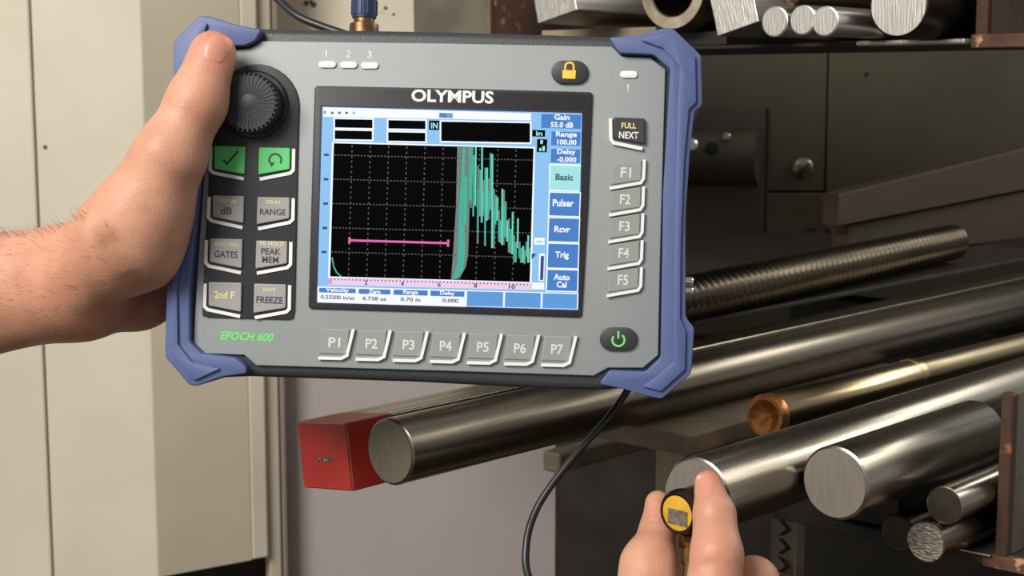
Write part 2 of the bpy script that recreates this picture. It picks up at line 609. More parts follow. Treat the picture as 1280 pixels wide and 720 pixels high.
stud('screw', 1003, 210, YB - .0101, .0125, .006, 'steel_dull', WB, True)
stud('screw', 995, 294, YB - .0141, .0055, .005, 'silver', WB)
stud('bolt_hole', 1014, 292, YB - .0141, .0075, .0008, 'black', WB)
stud('bolt_hole', 1035, 288, YB - .0141, .0036, .0008, 'black', WB)
stud('bolt_hole', 1083, 93, YB - .0121, .003, .0008, 'black', WB)
stud('screw', 864, 181, YB - .049, .0075, .004, 'silver', WB)
stud('bolt_hole', 890, 186, YB - .048, .008, .0012, 'black', WB)
stud('screw', 908, 171, YB - .046, .005, .003, 'steel', WB)
stud('bolt_hole', 884, 220, YB - .044, .004, .0012, 'black', WB)
wbox('gap_strip', 957.5, 136, 962, 312, YB - .016, .0015, 'black', WB, 0)

# ------------------------------------------------------------------ the stock rack
RACK = empty('storage_rack', Matrix.Translation(Vector((rk(-.5, .9, 0).x, rk(-.5, .9, 0).y, 0))))
tag(RACK, 'rust-edged grey steel storage rack holding the metal stock, against the dark wall', 'rack')
RKM = Matrix(((-NV.x, DV.x, 0, CAM.x), (-NV.y, DV.y, 0, CAM.y), (0, 0, 1, CAM.z), (0, 0, 0, 1)))   # x = -lat, y = D, z


def rbox(name, lat0, lat1, d0, d1, z0, z1, m, bev=0.001, parent=RACK, label=None):
    o = bm_link(name, box_bm(-lat1, -lat0, d0, d1, z0, z1, bev, 2), m, None, RKM)
    bpy.context.view_layer.update()
    keep(o, parent)
    if label:
        o['label'] = label
    return o


def lat_at(px, dd):
    t = (px - 640) / FPX / math.cos(PITCH)
    s, c = math.sin(YAW), math.cos(YAW)
    return (t * dd * c - dd * s) / (c + t * s)


bpy.context.view_layer.update()
ZL = -0.2285
DF = .6945
rbox('lower_shelf', -.445, -.22, DF, 1.55, ZL - .006, ZL, 'rack_dark')
rbox('shelf_edge', -.322, -.22, DF - .0005, DF + .0048, ZL - .0062, ZL + .0006, 'rust_bright', .0005)
rbox('shelf_liner', -.352, -.3165, DF - .004, DF + .06, ZL + .0001, ZL + .0012, 'alu_body', .0003)
rbox('cross_beam', -.568, -.5015, DF, .98, -.2095, -.1972, 'beam', .0015)
rbox('spacer_bar', -.408, -.371, .70, 1.3, ZL, -.2005, 'rack_dark', .0015)
ls = rbox('stop_plate', -.3155, -.3098, DF + .0056, 1.12, ZL, -.1468, 'rack_grey', .0008)
keep(bm_link('plate_edge', box_bm(.3096, .3157, DF - .0004, DF + .0055, ZL - .0002, -.1466, .0006, 1), 'rust', None, RKM), ls)
rbox('leg', -.597, -.573, .79, .82, -1.449, -.2096, 'beam')
rbox('leg', -.27, -.24, .80, .84, -1.449, ZL - .0062, 'rack_dark')
rbox('leg', -.27, -.24, 1.40, 1.44, -1.449, ZL - .0062, 'rack_dark')
# slotted upright under the front of the shelf
lu = -.523
su = rbox('slotted_upright', lu - .012, lu + .008, .835, .841, -1.449, -.2096, 'rack_grey', .0006)
for k in range(6):
    z = -.262 - .0125 * k
    bm = bmesh.new()
    pts = [(-.005, .0052), (-.001, .0052), (.005, 0.0), (-.001, -.0052), (-.005, -.0052), (.001, 0.0)]
    pr = [bm.verts.new((-(lu - .001) - x, .8346, z + y)) for x, y in pts]
    bm.faces.new(pr)
    r = bmesh.ops.extrude_face_region(bm, geom=list(bm.faces))
    for v in r['geom']:
        if isinstance(v, bmesh.types.BMVert):
            v.co.y = .8352
    keep(bm_link('chevron_slot', bm, 'black', None, RKM), su)
rbox('upright_flange', lu + .008, lu + .0105, .831, .841, -1.449, -.2096, 'rack_grey', .0005)
rbox('back_sheet', -.885, -.20, 1.02, 1.026, -1.449, ZL - .012, 'rack_dark')  # dark sheet added; stands in for the shade under the shelf
rbox('rear_beam', -.80, -.50, 1.32, 1.36, -.226, -.2085, 'rack_dark')
rbox('rear_beam', -.43, -.21, 1.32, 1.36, -.2165, -.2045, 'rack_dark')
rbox('rear_post', -.83, -.80, 1.32, 1.36, -1.449, -.1655, 'rack_dark')
rbox('end_bracket', -.706, -.690, .80, 1.0199, -.273, -.258, 'rack_grey', .002)

rbox('rear_shelf', -.95, -.622, .80, 1.50, -.1665, -.1625, 'rack_dark')
# upper shelf, set further back
ZS = .0299
DU = .90
rbox('upper_shelf', -1.06, -.26, DU, 1.07, ZS - .0026, ZS, 'rack_dark', .0006)
keep(bm_link('shelf_arm', box_bm(.045, .065, 1.36, YB - .0105, CAM.z + ZS - .0022, CAM.z + ZS - .0004), 'rack_dark'), RACK)
rbox('packing_strip', -.80, -.688, DU + .004, 1.06, ZS + .0001, .0445, 'beam', .0008)
rbox('packing_strip', -.686, -.624, DU + .002, 1.06, ZS + .0001, .0400, 'rack_dark', .0008)
rbox('shelf_liner', -.512, -.4365, DU - .014, DU - .0002, ZS - .003, ZS + .0004, 'alu', .0012)
rbox('shelf_edge', -.4364, -.26, DU - .0055, DU - .0002, ZS - .0055, ZS + .003, 'rust_bright', .0008)
us = rbox('stop_plate', -.4362, -.4285, DU + .0056, 1.07, ZS + .0001, .17, 'rack_grey', .0008)
keep(bm_link('plate_edge', box_bm(.4283, .4364, DU, DU + .0055, ZS + .0001, .17, .0006, 1), 'rust', None, RKM), us)
post = rbox('flat_post', -.928, -.8405, DU - .012, DU - .0055, -.09, .17, 'rack_grey')
keep(bm_link('plate_edge', box_bm(.8393, .8404, DU - .012, DU - .0055, -.09, .17, .0003, 1), 'rust_bright', None, RKM), post)
rbox('back_sheet', -1.06, -.27, 1.0705, 1.0745, ZS + .0005, .17, 'rust')


# ------------------------------------------------------------------ bars and rods
def aim(p0, px, py):
    """direction from p0 in the stock's heading, rising so that it passes the pixel"""
    r = (px - 640) / FPX * AX + (360 - py) / FPX * AU + AF
    a = np.array([[r.x, -DV.x], [r.y, -DV.y]])
    t, s = np.linalg.solve(a, np.array([p0.x - CAM.x, p0.y - CAM.y]))
    return (CAM + r * t - p0).normalized()


def basis(p0, z):
    x = (-NV - z * (-NV).dot(z)).normalized()
    y = z.cross(x)
    return Matrix(((x.x, y.x, z.x, p0.x), (x.y, y.y, z.y, p0.y), (x.z, y.z, z.z, p0.z), (0, 0, 0, 1)))


def rod(name, label, px, py, d, rpx, L, m, mf, to=None, group=None, cat='rod', ch=.0012, n=64, back=0.0):
    p0 = wp(px, py, d)
    r = rpx * d / FPX
    z = aim(p0, *to) if to else DV.copy()
    w = basis(p0 - z * back, z)
    o = bm_link(name, lathe_bm([(r - ch, 0.0004), (r, ch), (r, L - ch), (r - ch, L)], n), m, None, w, True, 50)
    tag(o, label, cat, group)
    if mf:
        f = bm_link('end_face', lathe_bm([(r - ch, 0.00035), (r - ch - .0001, -.0001)], n), mf, o)
    return o, r


def rest_d(py, rpx=0.0, z=ZS):
    return z / (-math.sin(PITCH) + (360 - py) / FPX * math.cos(PITCH) - rpx / FPX)


def bar(name, label, px, py, d, side, roll, L, m, mf, to=None, group=None, cat='bar', wide=1.0):
    p0 = wp(px, py, d)
    z = aim(p0, *to) if to else DV.copy()
    h = side * d / FPX / 2
    w = basis(p0, z) @ Matrix.Rotation(math.radians(-roll), 4, 'Z')
    o = bm_link(name, box_bm(-h * wide, h * wide, -h, h, .0002, L, .0008, 2), m, None, w)
    tag(o, label, cat, group)
    bm_link('end_face', box_bm(-h * wide + .0006, h * wide - .0006, -h + .0006, h - .0006, -.0002, .00019), mf, o)
    return o, h


rod('steel_rod', 'thick bright steel rod resting on the beam beside the red-ended bar', 487, 565, .750, 42.5, 1.45, 'steel_dull', 'face_dull', (1280, 379), 'round rods on the lower shelf')
rb, hb = bar('square_bar', 'square steel bar with its sawn end painted red', 405.5, 570, .790, 84, 7.5, 1.45, 'steel_dull', 'red_paint', (1280, 366), wide=1.12)
bm_link('painted_band', box_bm(-hb * 1.12 - .0002, hb * 1.12 + .0002, -hb - .0002, hb + .0002, .0004, .032, .0006, 1), 'red_paint', rb)
# punched mark on the red end
bm = bmesh.new()
for x, y, s in ((-.002, -.0015, .0022), (-.0055, -.002, .0015), (.003, -.0018, .0014), (.0052, -.003, .0009)):
    add_box(bm, x - s, x + s, y - s * .5, y + s * .5, -.0008, -.0002)
mk = bm_link('punch_mark', bm, 'face_light', rb)

rod('steel_rod', 'polished steel rod whose end the probe is pressed against', 870, 621, .682, 50, 1.3, 'steel', 'face_steel', (2400, 112), 'round rods on the lower shelf')
o4, r4 = rod('steel_rod', 'short polished steel rod lying right of the probed rod, grey sawn face', 1043, 604, .699, 47, .142, 'steel', 'face_steel', (2400, 112), 'round rods on the lower shelf')
rod('steel_rod', 'thin steel rod with dark end under the short polished rod, uppermost of the thin three', 1180, 632, .724, 24, .5, 'steel', 'face_dark', (2400, 116), 'thin rods on the lower shelf', ch=.0006)
rod('steel_rod', 'thin steel rod with pale rough-cut end, lowest and frontmost of the thin three', 1157, 678, .727, 26, .5, 'steel_dull', 'face_light', (2400, 116), 'thin rods on the lower shelf', ch=.0006)
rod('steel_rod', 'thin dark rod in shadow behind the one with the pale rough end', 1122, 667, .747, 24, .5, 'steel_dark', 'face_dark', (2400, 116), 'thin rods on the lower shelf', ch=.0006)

# bronze bar with a drilled copper-coloured end and a polished front length
pb = wp(957, 520, .872)
rbz = 27 * .872 / FPX
zb = aim(pb, 1280, 436)
w = basis(pb, zb)
n = 56
LB = .175
ob = bm_link('bronze_bar', lathe_bm([(rbz * .96, LB), (rbz * .96, 1.1)], n), 'bronze', None, w, True, 50)
tag(ob, 'round bronze bar with a shiny copper-coloured drilled end, behind the probed rod', 'rod')
bm_link('polished_length', lathe_bm([(rbz - .0004, .001), (rbz, .0016), (rbz, LB - .008), (rbz - .001, LB - .0078)], n, False), 'bronze_bright', ob, None, True, 50)
bm_link('collar', lathe_bm([(rbz - .0008, LB - .0078), (rbz + .0004, LB - .007), (rbz + .0004, LB), (rbz * .9, LB)], n, False), 'bronze_bright', ob, None, True, 40)
bm_link('end_face', lathe_bm([(rbz * 1.0, .006), (rbz * 1.02, .001), (rbz * .96, -.0012), (rbz * .78, -.0012), (rbz * .68, .0006), (rbz * .4, .0032), (rbz * .12, .0056)], n, False), 'copper', ob, None, True, 35)

# ridged (threaded) rod: its far end shows
pf = wp(1189, 303, 1.42)
pn = wp(700, 402, .92)
zr = (pf - wp(868, 371, 1.07)).normalized()
Lr = .62
rr = .0165
prof = [(rr * .85, 0)]
k = 0
z = .002
while z < Lr - .002:
    prof += [(rr - .0016, z), (rr, z + .0032), (rr, z + .0046), (rr - .0016, z + .0078)]
    z += .0088
prof.append((rr * .85, Lr))
w = basis(pf - zr * Lr, zr)
tag(bm_link('threaded_rod', lathe_bm(prof, 40), 'steel_mid', None, w, True, 30), 'dark ridged rod lying at the back above the other stock', 'rod')
# long planks leaning behind, towards the dark wall
def plank(name, quad, th, m, label):
    P = [wp(*v) for v in quad]
    bm = bmesh.new()
    a = [bm.verts.new(v) for v in P]
    b = [bm.verts.new(v - NV * th + DV * .004) for v in P]
    bm.faces.new(a)
    bm.faces.new(list(reversed(b)))
    for i in range(4):
        bm.faces.new((a[i], b[i], b[(i + 1) % 4], a[(i + 1) % 4]))
    bevel_edges(bm, bm.edges, .001, 1)
    o = bm_link(name, bm, m)
    me = o.data
    c = sum((v.co for v in me.vertices), Vector()) / len(me.vertices)
    for v in me.vertices:
        v.co -= c
    o.location = c
    return tag(o, label, 'board')


plank('board', [(1048, 243, 1.40), (1340, 171, 1.70), (1340, 226, 1.70), (1048, 283, 1.40)], .02, 'olive_brown', 'brown board lying slanted along the dark back wall, upper of two')
plank('board', [(1060, 281, 1.43), (1340, 227, 1.71), (1340, 290, 1.71), (1060, 326, 1.43)], .02, 'olive_brown', 'olive-brown board below the slanted upper board at the back wall')

# stock on the upper shelf
bar('square_bar', 'sawn square aluminium bar leaning at the left end of the upper shelf', 691, -11, 1.1, 66, 13, .19, 'alu_body', 'alu', None, 'bars on the upper shelf')
bar('square_bar', 'tilted square aluminium bar between the tube and the small rods, upper shelf', 916, 6, 1.0, 63, 15, .19, 'alu_body', 'alu', None, 'bars on the upper shelf')
# tube
d = 1.074
p0 = wp(840, -13, d)
R0, R1 = 50 * d / FPX, 33 * d / FPX
w = basis(p0, DV)
ot = bm_link('steel_tube', lathe_bm([(R1, .185), (R1, .0012), (R1 + .001, .0003), (R0 - .001, .0003), (R0, .0015), (R0, .185), (R1, .185)], 64, False, False), 'steel_dull', None, w, True, 40)
tag(ot, 'thick-walled metal tube with an open end on the upper shelf', 'tube')
bm_link('end_face', lathe_bm([(R1 + .0008, .0004), (R1 + .001, 0.0), (R0 - .001, 0.0), (R0 - .0008, .0004)], 64, False, False), 'tan_face', ot)
for px, py, r, dd, lab in ((968, 27, 19, .96, 'small aluminium rod nearest the tilted square bar, upper shelf'),
                           (1003, 25, 18.5, .945, 'small aluminium rod in the middle of three, upper shelf'),
                           (1031, 26.5, 18.8, .925, 'small aluminium rod nearest the large round rod, upper shelf')):
    rod('aluminium_rod', lab, px, py, dd, r, .19, 'alu_body', 'alu', None, 'small rods on the upper shelf', ch=.0008)
rod('copper_rod', 'reddish copper rod lying on top of the small aluminium rods', 988, -9, .958, 15, .19, 'bronze', 'rust', None, None, ch=.0006)
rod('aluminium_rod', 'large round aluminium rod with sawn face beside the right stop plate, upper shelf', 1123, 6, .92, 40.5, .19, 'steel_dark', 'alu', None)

# ------------------------------------------------------------------ the flaw detector
DEV = empty('flaw_detector', DEVM)
bpy.context.view_layer.update()
tag(DEV, 'grey handheld ultrasonic test instrument with blue rubber corners and a lit colour screen', 'instrument')


def pp(pts, h=0.0):
    return [dl(x, y, h) for x, y in pts]


def plate(name, pts, z0, z1, m, parent=DEV, bev=0.0, seg=2, corner=0.0, smooth=False):
    bm = prism_bm(pp(pts, z1), z0, z1, bev, seg, False, corner)
    return bm_link(name, bm, m, parent, None, smooth, 35)


def quad(x0, y0, x1, y1):
    """photo rectangle turned with the instrument (1.4 degrees)"""
    return [(x0, y0), (x1, y0), (x1, y1), (x0, y1)]


# housing
HOUSE = [(222, 60), (252, 27), (326, 35), (560, 39), (764, 45), (835, 44), (864, 76), (857, 300), (856, 440), (824, 482), (752, 488), (690, 487), (520, 478), (310, 471), (245, 474), (213, 434), (214, 250)]
bm = prism_bm(pp(HOUSE, -.002), -.060, -.0022, .0035, 3, True, .002)
bm_link('housing', bm, 'housing', DEV, None, True, 35)
# bumpers
BR_ = [(761, 47), (795, 44), (829, 35), (842, 36), (876, 69), (878, 132), (868, 139), (862, 195), (857, 270), (857, 395), (861, 402), (868, 410), (864, 467), (827, 499), (804, 494), (782, 487), (749, 480),
       (762, 463), (807, 465), (826, 447), (829, 240), (838, 86), (817, 68), (774, 66)]
BL_ = [(217, 52), (248, 20), (262, 20), (292, 30), (327, 37), (319, 51), (306, 57), (285, 57), (262, 78), (258, 100), (250, 220), (237, 360), (237, 427), (252, 442), (293, 447), (301, 452), (308, 459), (308, 467),
       (278, 471), (245, 483), (236, 481), (206, 446), (207, 397), (212, 250), (217, 102)]
for pts in (BR_, BL_):
    bm = prism_bm(pp(pts, .004), -.056, .004, .0032, 3, True, .0012)
    bm_link('bumper', bm, 'bumper', DEV, None, True, 40)
# ridges along the outer slopes of the bumpers
RB = [(801, 50), (833, 41), (842, 43), (869, 71), (870, 128), (861, 136), (855, 200), (851, 300), (850, 398), (857, 414), (856, 462), (826, 489), (803, 483), (822, 470), (842, 452), (843, 300), (847, 140), (850, 84), (829, 60)]
bm = prism_bm(pp(RB, .0058), .002, .0058, .0016, 2, False, .0008)
bm_link('bumper_ridge', bm, 'bumper', DEV, None, True, 40)
LBR = [(224, 56), (250, 28), (259, 29), (254, 44), (243, 66), (238, 110), (230, 230), (221, 360), (222, 430), (240, 453), (275, 461), (244, 475), (238, 473), (213, 443), (213, 397), (218, 250), (224, 102)]
bm = prism_bm(pp(LBR, .0056), .002, .0056, .0014, 2, False, .0008)
bm_link('bumper_ridge', bm, 'bumper', DEV, None, True, 40)
# grey face
FACE = [(327, 51), (560, 54), (765, 58), (778, 70.5), (813, 72), (832, 87), (826, 300), (823, 444), (804, 460), (760, 460), (742, 470), (560, 464), (320, 457), (305, 444), (256, 442), (241, 428), (247, 330), (263, 100), (267, 80), (287, 62), (313, 60)]
plate('faceplate', FACE, -.004, 0.0, 'panel', DEV, .0008, 2, 0, True)

# keypad with rounded head
arc = [(321 + 53 * math.cos(math.radians(a)), 133 - 53 * math.sin(math.radians(a))) for a in range(0, 181, 12)]
KP = arc + [(262, 200), (252, 385), (253, 395), (260, 397), (360, 400), (366, 398), (368, 388), (372, 200)]
plate('keypad', KP, -.001, .0012, 'keypad', DEV, .0006, 2, 0, True)

# knob
kx, ky = dl(318, 131, .002)
kw = Matrix.Translation((kx, ky, 0))
bm = lathe_bm([(43 * PXM, .0008), (43 * PXM, .0028), (41 * PXM, .0036), (37 * PXM, .0036)], 56)
o = bm_link('knob_base', bm, 'knob_base', DEV, None, True, 40)
o.matrix_basis = kw
bm = lathe_bm([(36.5 * PXM, .003), (36 * PXM, .0105), (33 * PXM, .0128), (10 * PXM, .0129), (8 * PXM, .0131)], 56)
o = bm_link('knob', bm, 'knob', DEV, None, True, 40)
o.matrix_basis = kw
rb_me = None
for k in range(36):
    a = 2 * math.pi * k / 36
    if rb_me is None:
        bm = box_bm(11 * PXM, 37.0 * PXM, -.00045, .00045, .004, .01315, .0002, 1)
        rib = bm_link('grip_rib', bm, 'knob', o)
        rb_me = rib.data
    else:
        rib = link('grip_rib', rb_me, None, o)
    rib.matrix_basis = Matrix.Rotation(a, 4, 'Z')

HK = .0026


def poly_line(name, pts, w, z0, z1, m, parent):
    """flat raised stripe of given photo width along a polyline, mitred"""
    P = [Vector((*dl(x, y, z1), 0)) for x, y in pts]
    hw = w * PXM / 2
    L, R = [], []
    for i, p in enumerate(P):
        d0 = (p - P[i - 1]).normalized() if i > 0 else None
        d1 = (P[i + 1] - p).normalized() if i < len(P) - 1 else None
        d0 = d0 or d1
        d1 = d1 or d0
        n0, n1 = Vector((-d0.y, d0.x, 0)), Vector((-d1.y, d1.x, 0))
        nn = (n0 + n1).normalized()
        k = hw / max(.35, nn.dot(n0))
        L.append(p + nn * k)
        R.append(p - nn * k)
    bm = prism_bm([(v.x, v.y) for v in L + R[::-1]], z0, z1)
    return bm_link(name, bm, m, parent)


def key(pts, m, border, label=None, h=HK, bw=4.2, name='key'):
    k = plate(name, pts, .0003, h, m, DEV, .0005, 2, .0006, False)
    if label:
        k['label'] = label
    if border:
        poly_line('key_border', border, bw, .0002, .0018, 'white', k)
    return k


def left_key(x0, y0, x1, y1, drop):
    pts = [(x0, y0), (x1, y0 + 1), (x1 - 1, y1 + drop), (x0, y1)]
    bd = [(x0 - 4, y0 + 2), (x0 - 5, y1 + 1), (x0 - 1, y1 + 5), (x1 - 2, y1 + drop + 5.5)]
    return pts, bd


def right_key(x0, y0, x1, y1, drop):
    pts = [(x0, y0), (x1, y0 + 1), (x1 - .5, y1), (x0 - 1, y1 + drop)]
    bd = [(x1 + 4.5, y0 + 2), (x1 + 4, y1 + 1), (x1, y1 + 5), (x0 + 1, y1 + drop + 5.5)]
    return pts, bd


TZ = HK + .00008
k1 = key(*((left_key(267.5, 182, 306.5, 211, 7))[:1]), 'green_key', left_key(267.5, 182, 306.5, 211, 7)[1], 'green key with a tick')
poly_line('tick_mark', [(279, 199.5), (283.5, 205), (297.5, 189)], 2.6, HK, TZ, 'ink_green', k1)
pts, bd = right_key(323.5, 184, 362.5, 211.5, 7)
k2 = key(pts, 'green_key', bd, 'green key with a curved arrow')
poly_line('arrow_arc', [(344 + 7.6 * math.cos(math.radians(a)), 200 - 7.6 * math.sin(math.radians(a))) for a in range(-35, 216, 14)], 2.5, HK, TZ, 'ink_green', k2)
bm = prism_bm(pp([(336.2, 202), (343.5, 203.5), (339, 209)], TZ), HK, TZ)
bm_link('arrow_head', bm, 'ink_green', k2)


def two(pts, bd, label, body, bx, by, bw, bh, top=None, topb=None, m='ink'):
    k = key(pts, 'grey_key', bd, label)
    text(body, bx, by, bw, bh, TZ, m, k, .022)
    if top:
        text(top, *topb, TZ, 'yellow', k, .012)
    return k


pts, bd = left_key(265.5, 244, 305, 271, 8)
two(pts, bd, 'grey key reading dB', 'dB', 283, 263.5, 14, 9, 'REF dB', (285, 251.5, 22, 4.5))
pts, bd = right_key(321.5, 246, 362, 273, 7.5)
two(pts, bd, 'grey key reading RANGE', 'RANGE', 341, 265, 33, 8, 'DELAY', (342, 252.5, 19, 4.5))
pts, bd = left_key(262, 298, 303, 327.5, 8)
two(pts, bd, 'grey key reading GATES', 'GATES', 282.5, 318, 30, 8.5, 'AUTO XX%', (282, 305.5, 29, 5))
pts, bd = right_key(320, 300.5, 359, 329.5, 6.5)
two(pts, bd, 'grey key reading PEAK MEM', 'PEAK\nMEM', 338.5, 319.5, 25, 18.5, 'PK HOLD', (340, 304.5, 31, 5))
pts, bd = left_key(260.5, 352.5, 302, 382, 8)
two(pts, bd, 'grey key with yellow 2nd F', '2nd F', 280.5, 368.5, 26, 9.5, m='yellow')
pts, bd = right_key(317.5, 354.5, 357.5, 385, 6.5)
two(pts, bd, 'grey key reading FREEZE', 'FREEZE', 337, 375, 34, 8.5, 'SAVE', (336.5, 362, 16, 4.5))

# P keys along the bottom
for i in range(7):
    dx, dy = 46.4 * i, 1.45 * i
    f = lambda *v: [(x + dx, y + dy) for x, y in v]
    k = key(f((402, 410.5), (437, 411.5), (433, 443), (398, 442)), 'panel_key', f((398, 447.5), (426, 448.2), (433.5, 444.5), (441.5, 411.5)), 'grey function key reading P%d' % (i + 1), .0009, 3.8)
    text('P%d' % (i + 1), 418 + dx, 428 + dy, 15, 12.5, .00098, 'faint', k, .02)
# F keys down the right
for i in range(5):
    dx, dy = -.9 * i, 33.6 * i
    f = lambda *v: [(x + dx, y + dy) for x, y in v]
    k = key(f((765, 205), (802, 200), (801, 225), (763, 231)), 'panel_key', f((805.5, 199.5), (804.5, 223), (801, 228.5), (762, 235.5)), 'grey function key reading F%d' % (i + 1), .0009, 3.6)
    text('F%d' % (i + 1), 782.5 + dx, 215.5 + dy, 13, 12.5, .00098, 'faint', k, .02)
k = key([(767, 146.5), (806, 148), (806, 180), (767, 173)], 'keypad', [(763, 148), (763.5, 174), (767, 178.5), (803, 186)], 'black key reading FULL NEXT', .0026)
text('FULL', 786, 157, 18, 7, TZ, 'yellow', k, .02)
text('NEXT', 786, 169, 24, 8.5, TZ, 'white', k, .02)


def pill(name, cx, cy, w, h, z0, z1, m, parent=DEV, bev=.0005, n=10, lab=None):
    r = h / 2
    pts = [(cx + w / 2 - r + r * math.cos(a), cy + r * math.sin(a)) for a in [(-.5 + k / n) * math.pi for k in range(n + 1)]]
    pts += [(cx - w / 2 + r + r * math.cos(a), cy + r * math.sin(a)) for a in [(.5 + k / n) * math.pi for k in range(n + 1)]]
    o = plate(name, pts, z0, z1, m, parent, bev, 2, 0, True)
    if lab:
        o['label'] = lab
    return o


pk = pill('key', 712, 90, 46, 29, .0002, .0018, 'keypad', lab='black oval key with a yellow padlock')
bm = prism_bm(pp([(703, 87.5), (720, 88), (719, 98.5), (703, 98)], .002), .0018, .002)
bm_link('padlock_body', bm, 'lock_yellow', pk)
poly_line('padlock_shackle', [(706.5, 88), (706.5, 82), (708.5, 79), (712, 78), (715.5, 79), (717, 82), (717, 88)], 2.3, .0018, .002, 'lock_yellow', pk)
pk = pill('key', 773, 424, 47, 29, .0002, .0018, 'keypad', lab='black oval power key with a green ring')
poly_line('power_ring', [(773 + 7.6 * math.sin(math.radians(a)), 425 - 7.6 * math.cos(math.radians(a))) for a in range(38, 323, 15)], 2.4, .0018, .002, 'lime', pk)
poly_line('power_bar', [(773, 414), (773, 423)], 2.4, .0018, .002, 'lime', pk)
for i, (px, py) in enumerate(((409, 80.5), (435.5, 81), (462, 81.8))):
    pill('indicator_lamp', px, py, 22, 8.5, .0002, .001, 'led')
    text(str(i + 1), px + (0 if i else -1), py - 13.5, 6 if i else 2.2, 9, .0001, 'faint', DEV, .02)
pill('indicator_lamp', 786, 93, 22, 9, .0002, .001, 'led')
text('!', 785, 110, 2.5, 9, .0001, 'faint', DEV, .02)
text('EPOCH 600', 308.5, 420.5, 69, 11, .0001, 'lime', DEV, .03, .25, 'model_lettering')

# screws on the right flank, sockets
for px, py, r in ((862, 352, .0022), (862, 364, .0022)):
    x, y = dl(px, py, -.02)
    bm = lathe_bm([(r, -.004), (r, .0025), (r * .7, .0032)], 16)
    o = bm_link('port_nut', bm, 'silver', DEV, None, True, 40)
    o.matrix_basis = Matrix.Translation((x - .0015, y, -.02)) @ Matrix.Rotation(math.pi / 2, 4, 'Y')

# ------------------------------------------------------------------ display
BZ = plate('bezel', [(393, 107), (567, 110.5), (741, 115), (735, 257), (727, 397), (556, 391), (385, 386), (389, 247)], -.001, .0014, 'bezel', DEV, .0007, 2, .0016, True)
text('OLYMPUS', 565.5, 120.5, 103, 15.5, .00148, 'white', BZ, .03, 0, 'brand_lettering')
SCR = plate('screen', [(400, 131), (728.5, 139.5), (723.5, 389), (395, 380)], .001, .0015, 'navy_bleed')


def sq(name, pts, m, lv=1):
    """flat patch of the lit picture"""
    z = .0015 + .00003 * lv
    me = bpy.data.meshes.new(name)
    me.from_pydata([(*dl(x, y, z), z) for x, y in pts], [], [tuple(range(len(pts)))])
    me.flip_normals() if me.polygons[0].normal.z < 0 else None
    return link(name, me, m, SCR)


def sqs(name, quads, m, lv=1):
    z = .0015 + .00003 * lv
    V, F = [], []
    for qd in quads:
        F.append(tuple(range(len(V), len(V) + len(qd))))
        V += [(*dl(x, y, z), z) for x, y in qd]
    me = bpy.data.meshes.new(name)
    me.from_pydata(V, [], F)
    for p in me.polygons:
        if p.normal.z < 0:
            p.flip()
    return link(name, me, m, SCR)


SL = .0262      # the picture's rows fall this much per pixel to the right
SV = -.0385     # and its columns lean this much


def rr(x0, y0, x1, y1):
    """upright picture rectangle: top left, bottom right in the photo"""
    w, h = x1 - x0, y1 - y0
    w2 = (w - SV * h) / (1 - SV * SL)
    hh = h - SL * w2
    return [(x0, y0), (x0 + w2, y0 + SL * w2), (x0 + w2 + SV * hh, y0 + SL * w2 + hh), (x0 + SV * hh, y0 + hh)]


def stxt(body, px, py, w, h, m='s_white', lv=4, bold=.03):
    return text(body, px, py, w, h, .0015 + .00003 * lv, m, SCR, bold)


sq('background', [(403, 133.5), (727.5, 141.5), (722, 387.5), (396.5, 378)], 's_sky', 1)
sq('title_bar', [(404, 134), (664, 141.5), (664, 150.5), (404, 146)], 's_white', 2)
sq('title_block', [(549, 141), (558, 141.3), (558, 147.5), (549, 147)], 's_blue', 3)
sq('title_block', [(558, 141.3), (566, 141.5), (566, 147.7), (558, 147.5)], 's_low', 3)
sq('title_mark', [(404.5, 138.5), (407.5, 138.5), (407.5, 142.5), (404.5, 142.5)], 's_low', 3)
for k in range(4):
    sq('title_mark', [(413.5 + 9 * k, 139.5), (417 + 9 * k, 139.6), (417 + 9 * k, 142.6), (413.5 + 9 * k, 142.5)], 's_text' if k < 3 else 's_sky', 3)
for x0, y0, x1, y1 in ((418.7, 148.8, 465.5, 160.2), (418.5, 163, 465, 174.6), (485.5, 150.2, 531.8, 161.4), (485.2, 165.2, 531.6, 176.8), (551.6, 152, 662.5, 178.2)):
    sq('readout_frame', [(x0 - 2, y0 - 2), (x1 + 2, y0 + (x1 - x0) * .018 - 2), (x1 + 2, y1 + 2), (x0 - 2, y1 - (x1 - x0) * .018 + 2)], 's_white', 2)
    sq('readout', [(x0, y0), (x1, y0 + (x1 - x0) * .018), (x1, y1), (x0, y1 - (x1 - x0) * .018)], 's_black', 3)
sq('unit_box', rr(536.5, 150.6, 549, 162.6), 's_black', 3)
stxt('IN', 543, 157, 8.5, 7.5, 's_cyan')
sq('unit_box', rr(665.5, 162.4, 681.2, 171), 's_black', 3)
stxt('in', 674, 166.8, 8, 5.5, 's_cyan')
sq('icon_box', rr(671.5, 173.8, 683.5, 190.5), 's_black', 3)
sqs('icon', [rr(675.5, 175, 678.5, 180), rr(678, 182.5, 681, 189), rr(674, 185, 676.5, 189)], 's_cyan', 4)
# plot
sq('plot_frame', [(415, 177), (669, 183.6), (664.5, 354), (410, 347.5)], 's_white', 2)
sq('plot', [(417.3, 179), (667, 185.5), (662.2, 352.5), (412.6, 345.5)], 's_black', 3)
dots = []


def plot_pt(u, v):
    a = (417.3 + (667 - 417.3) * u, 179 + (185.5 - 179) * u)
    b = (412.6 + (662.2 - 412.6) * u, 345.5 + (352.5 - 345.5) * u)
    return (a[0] + (b[0] - a[0]) * v, a[1] + (b[1] - a[1]) * v)


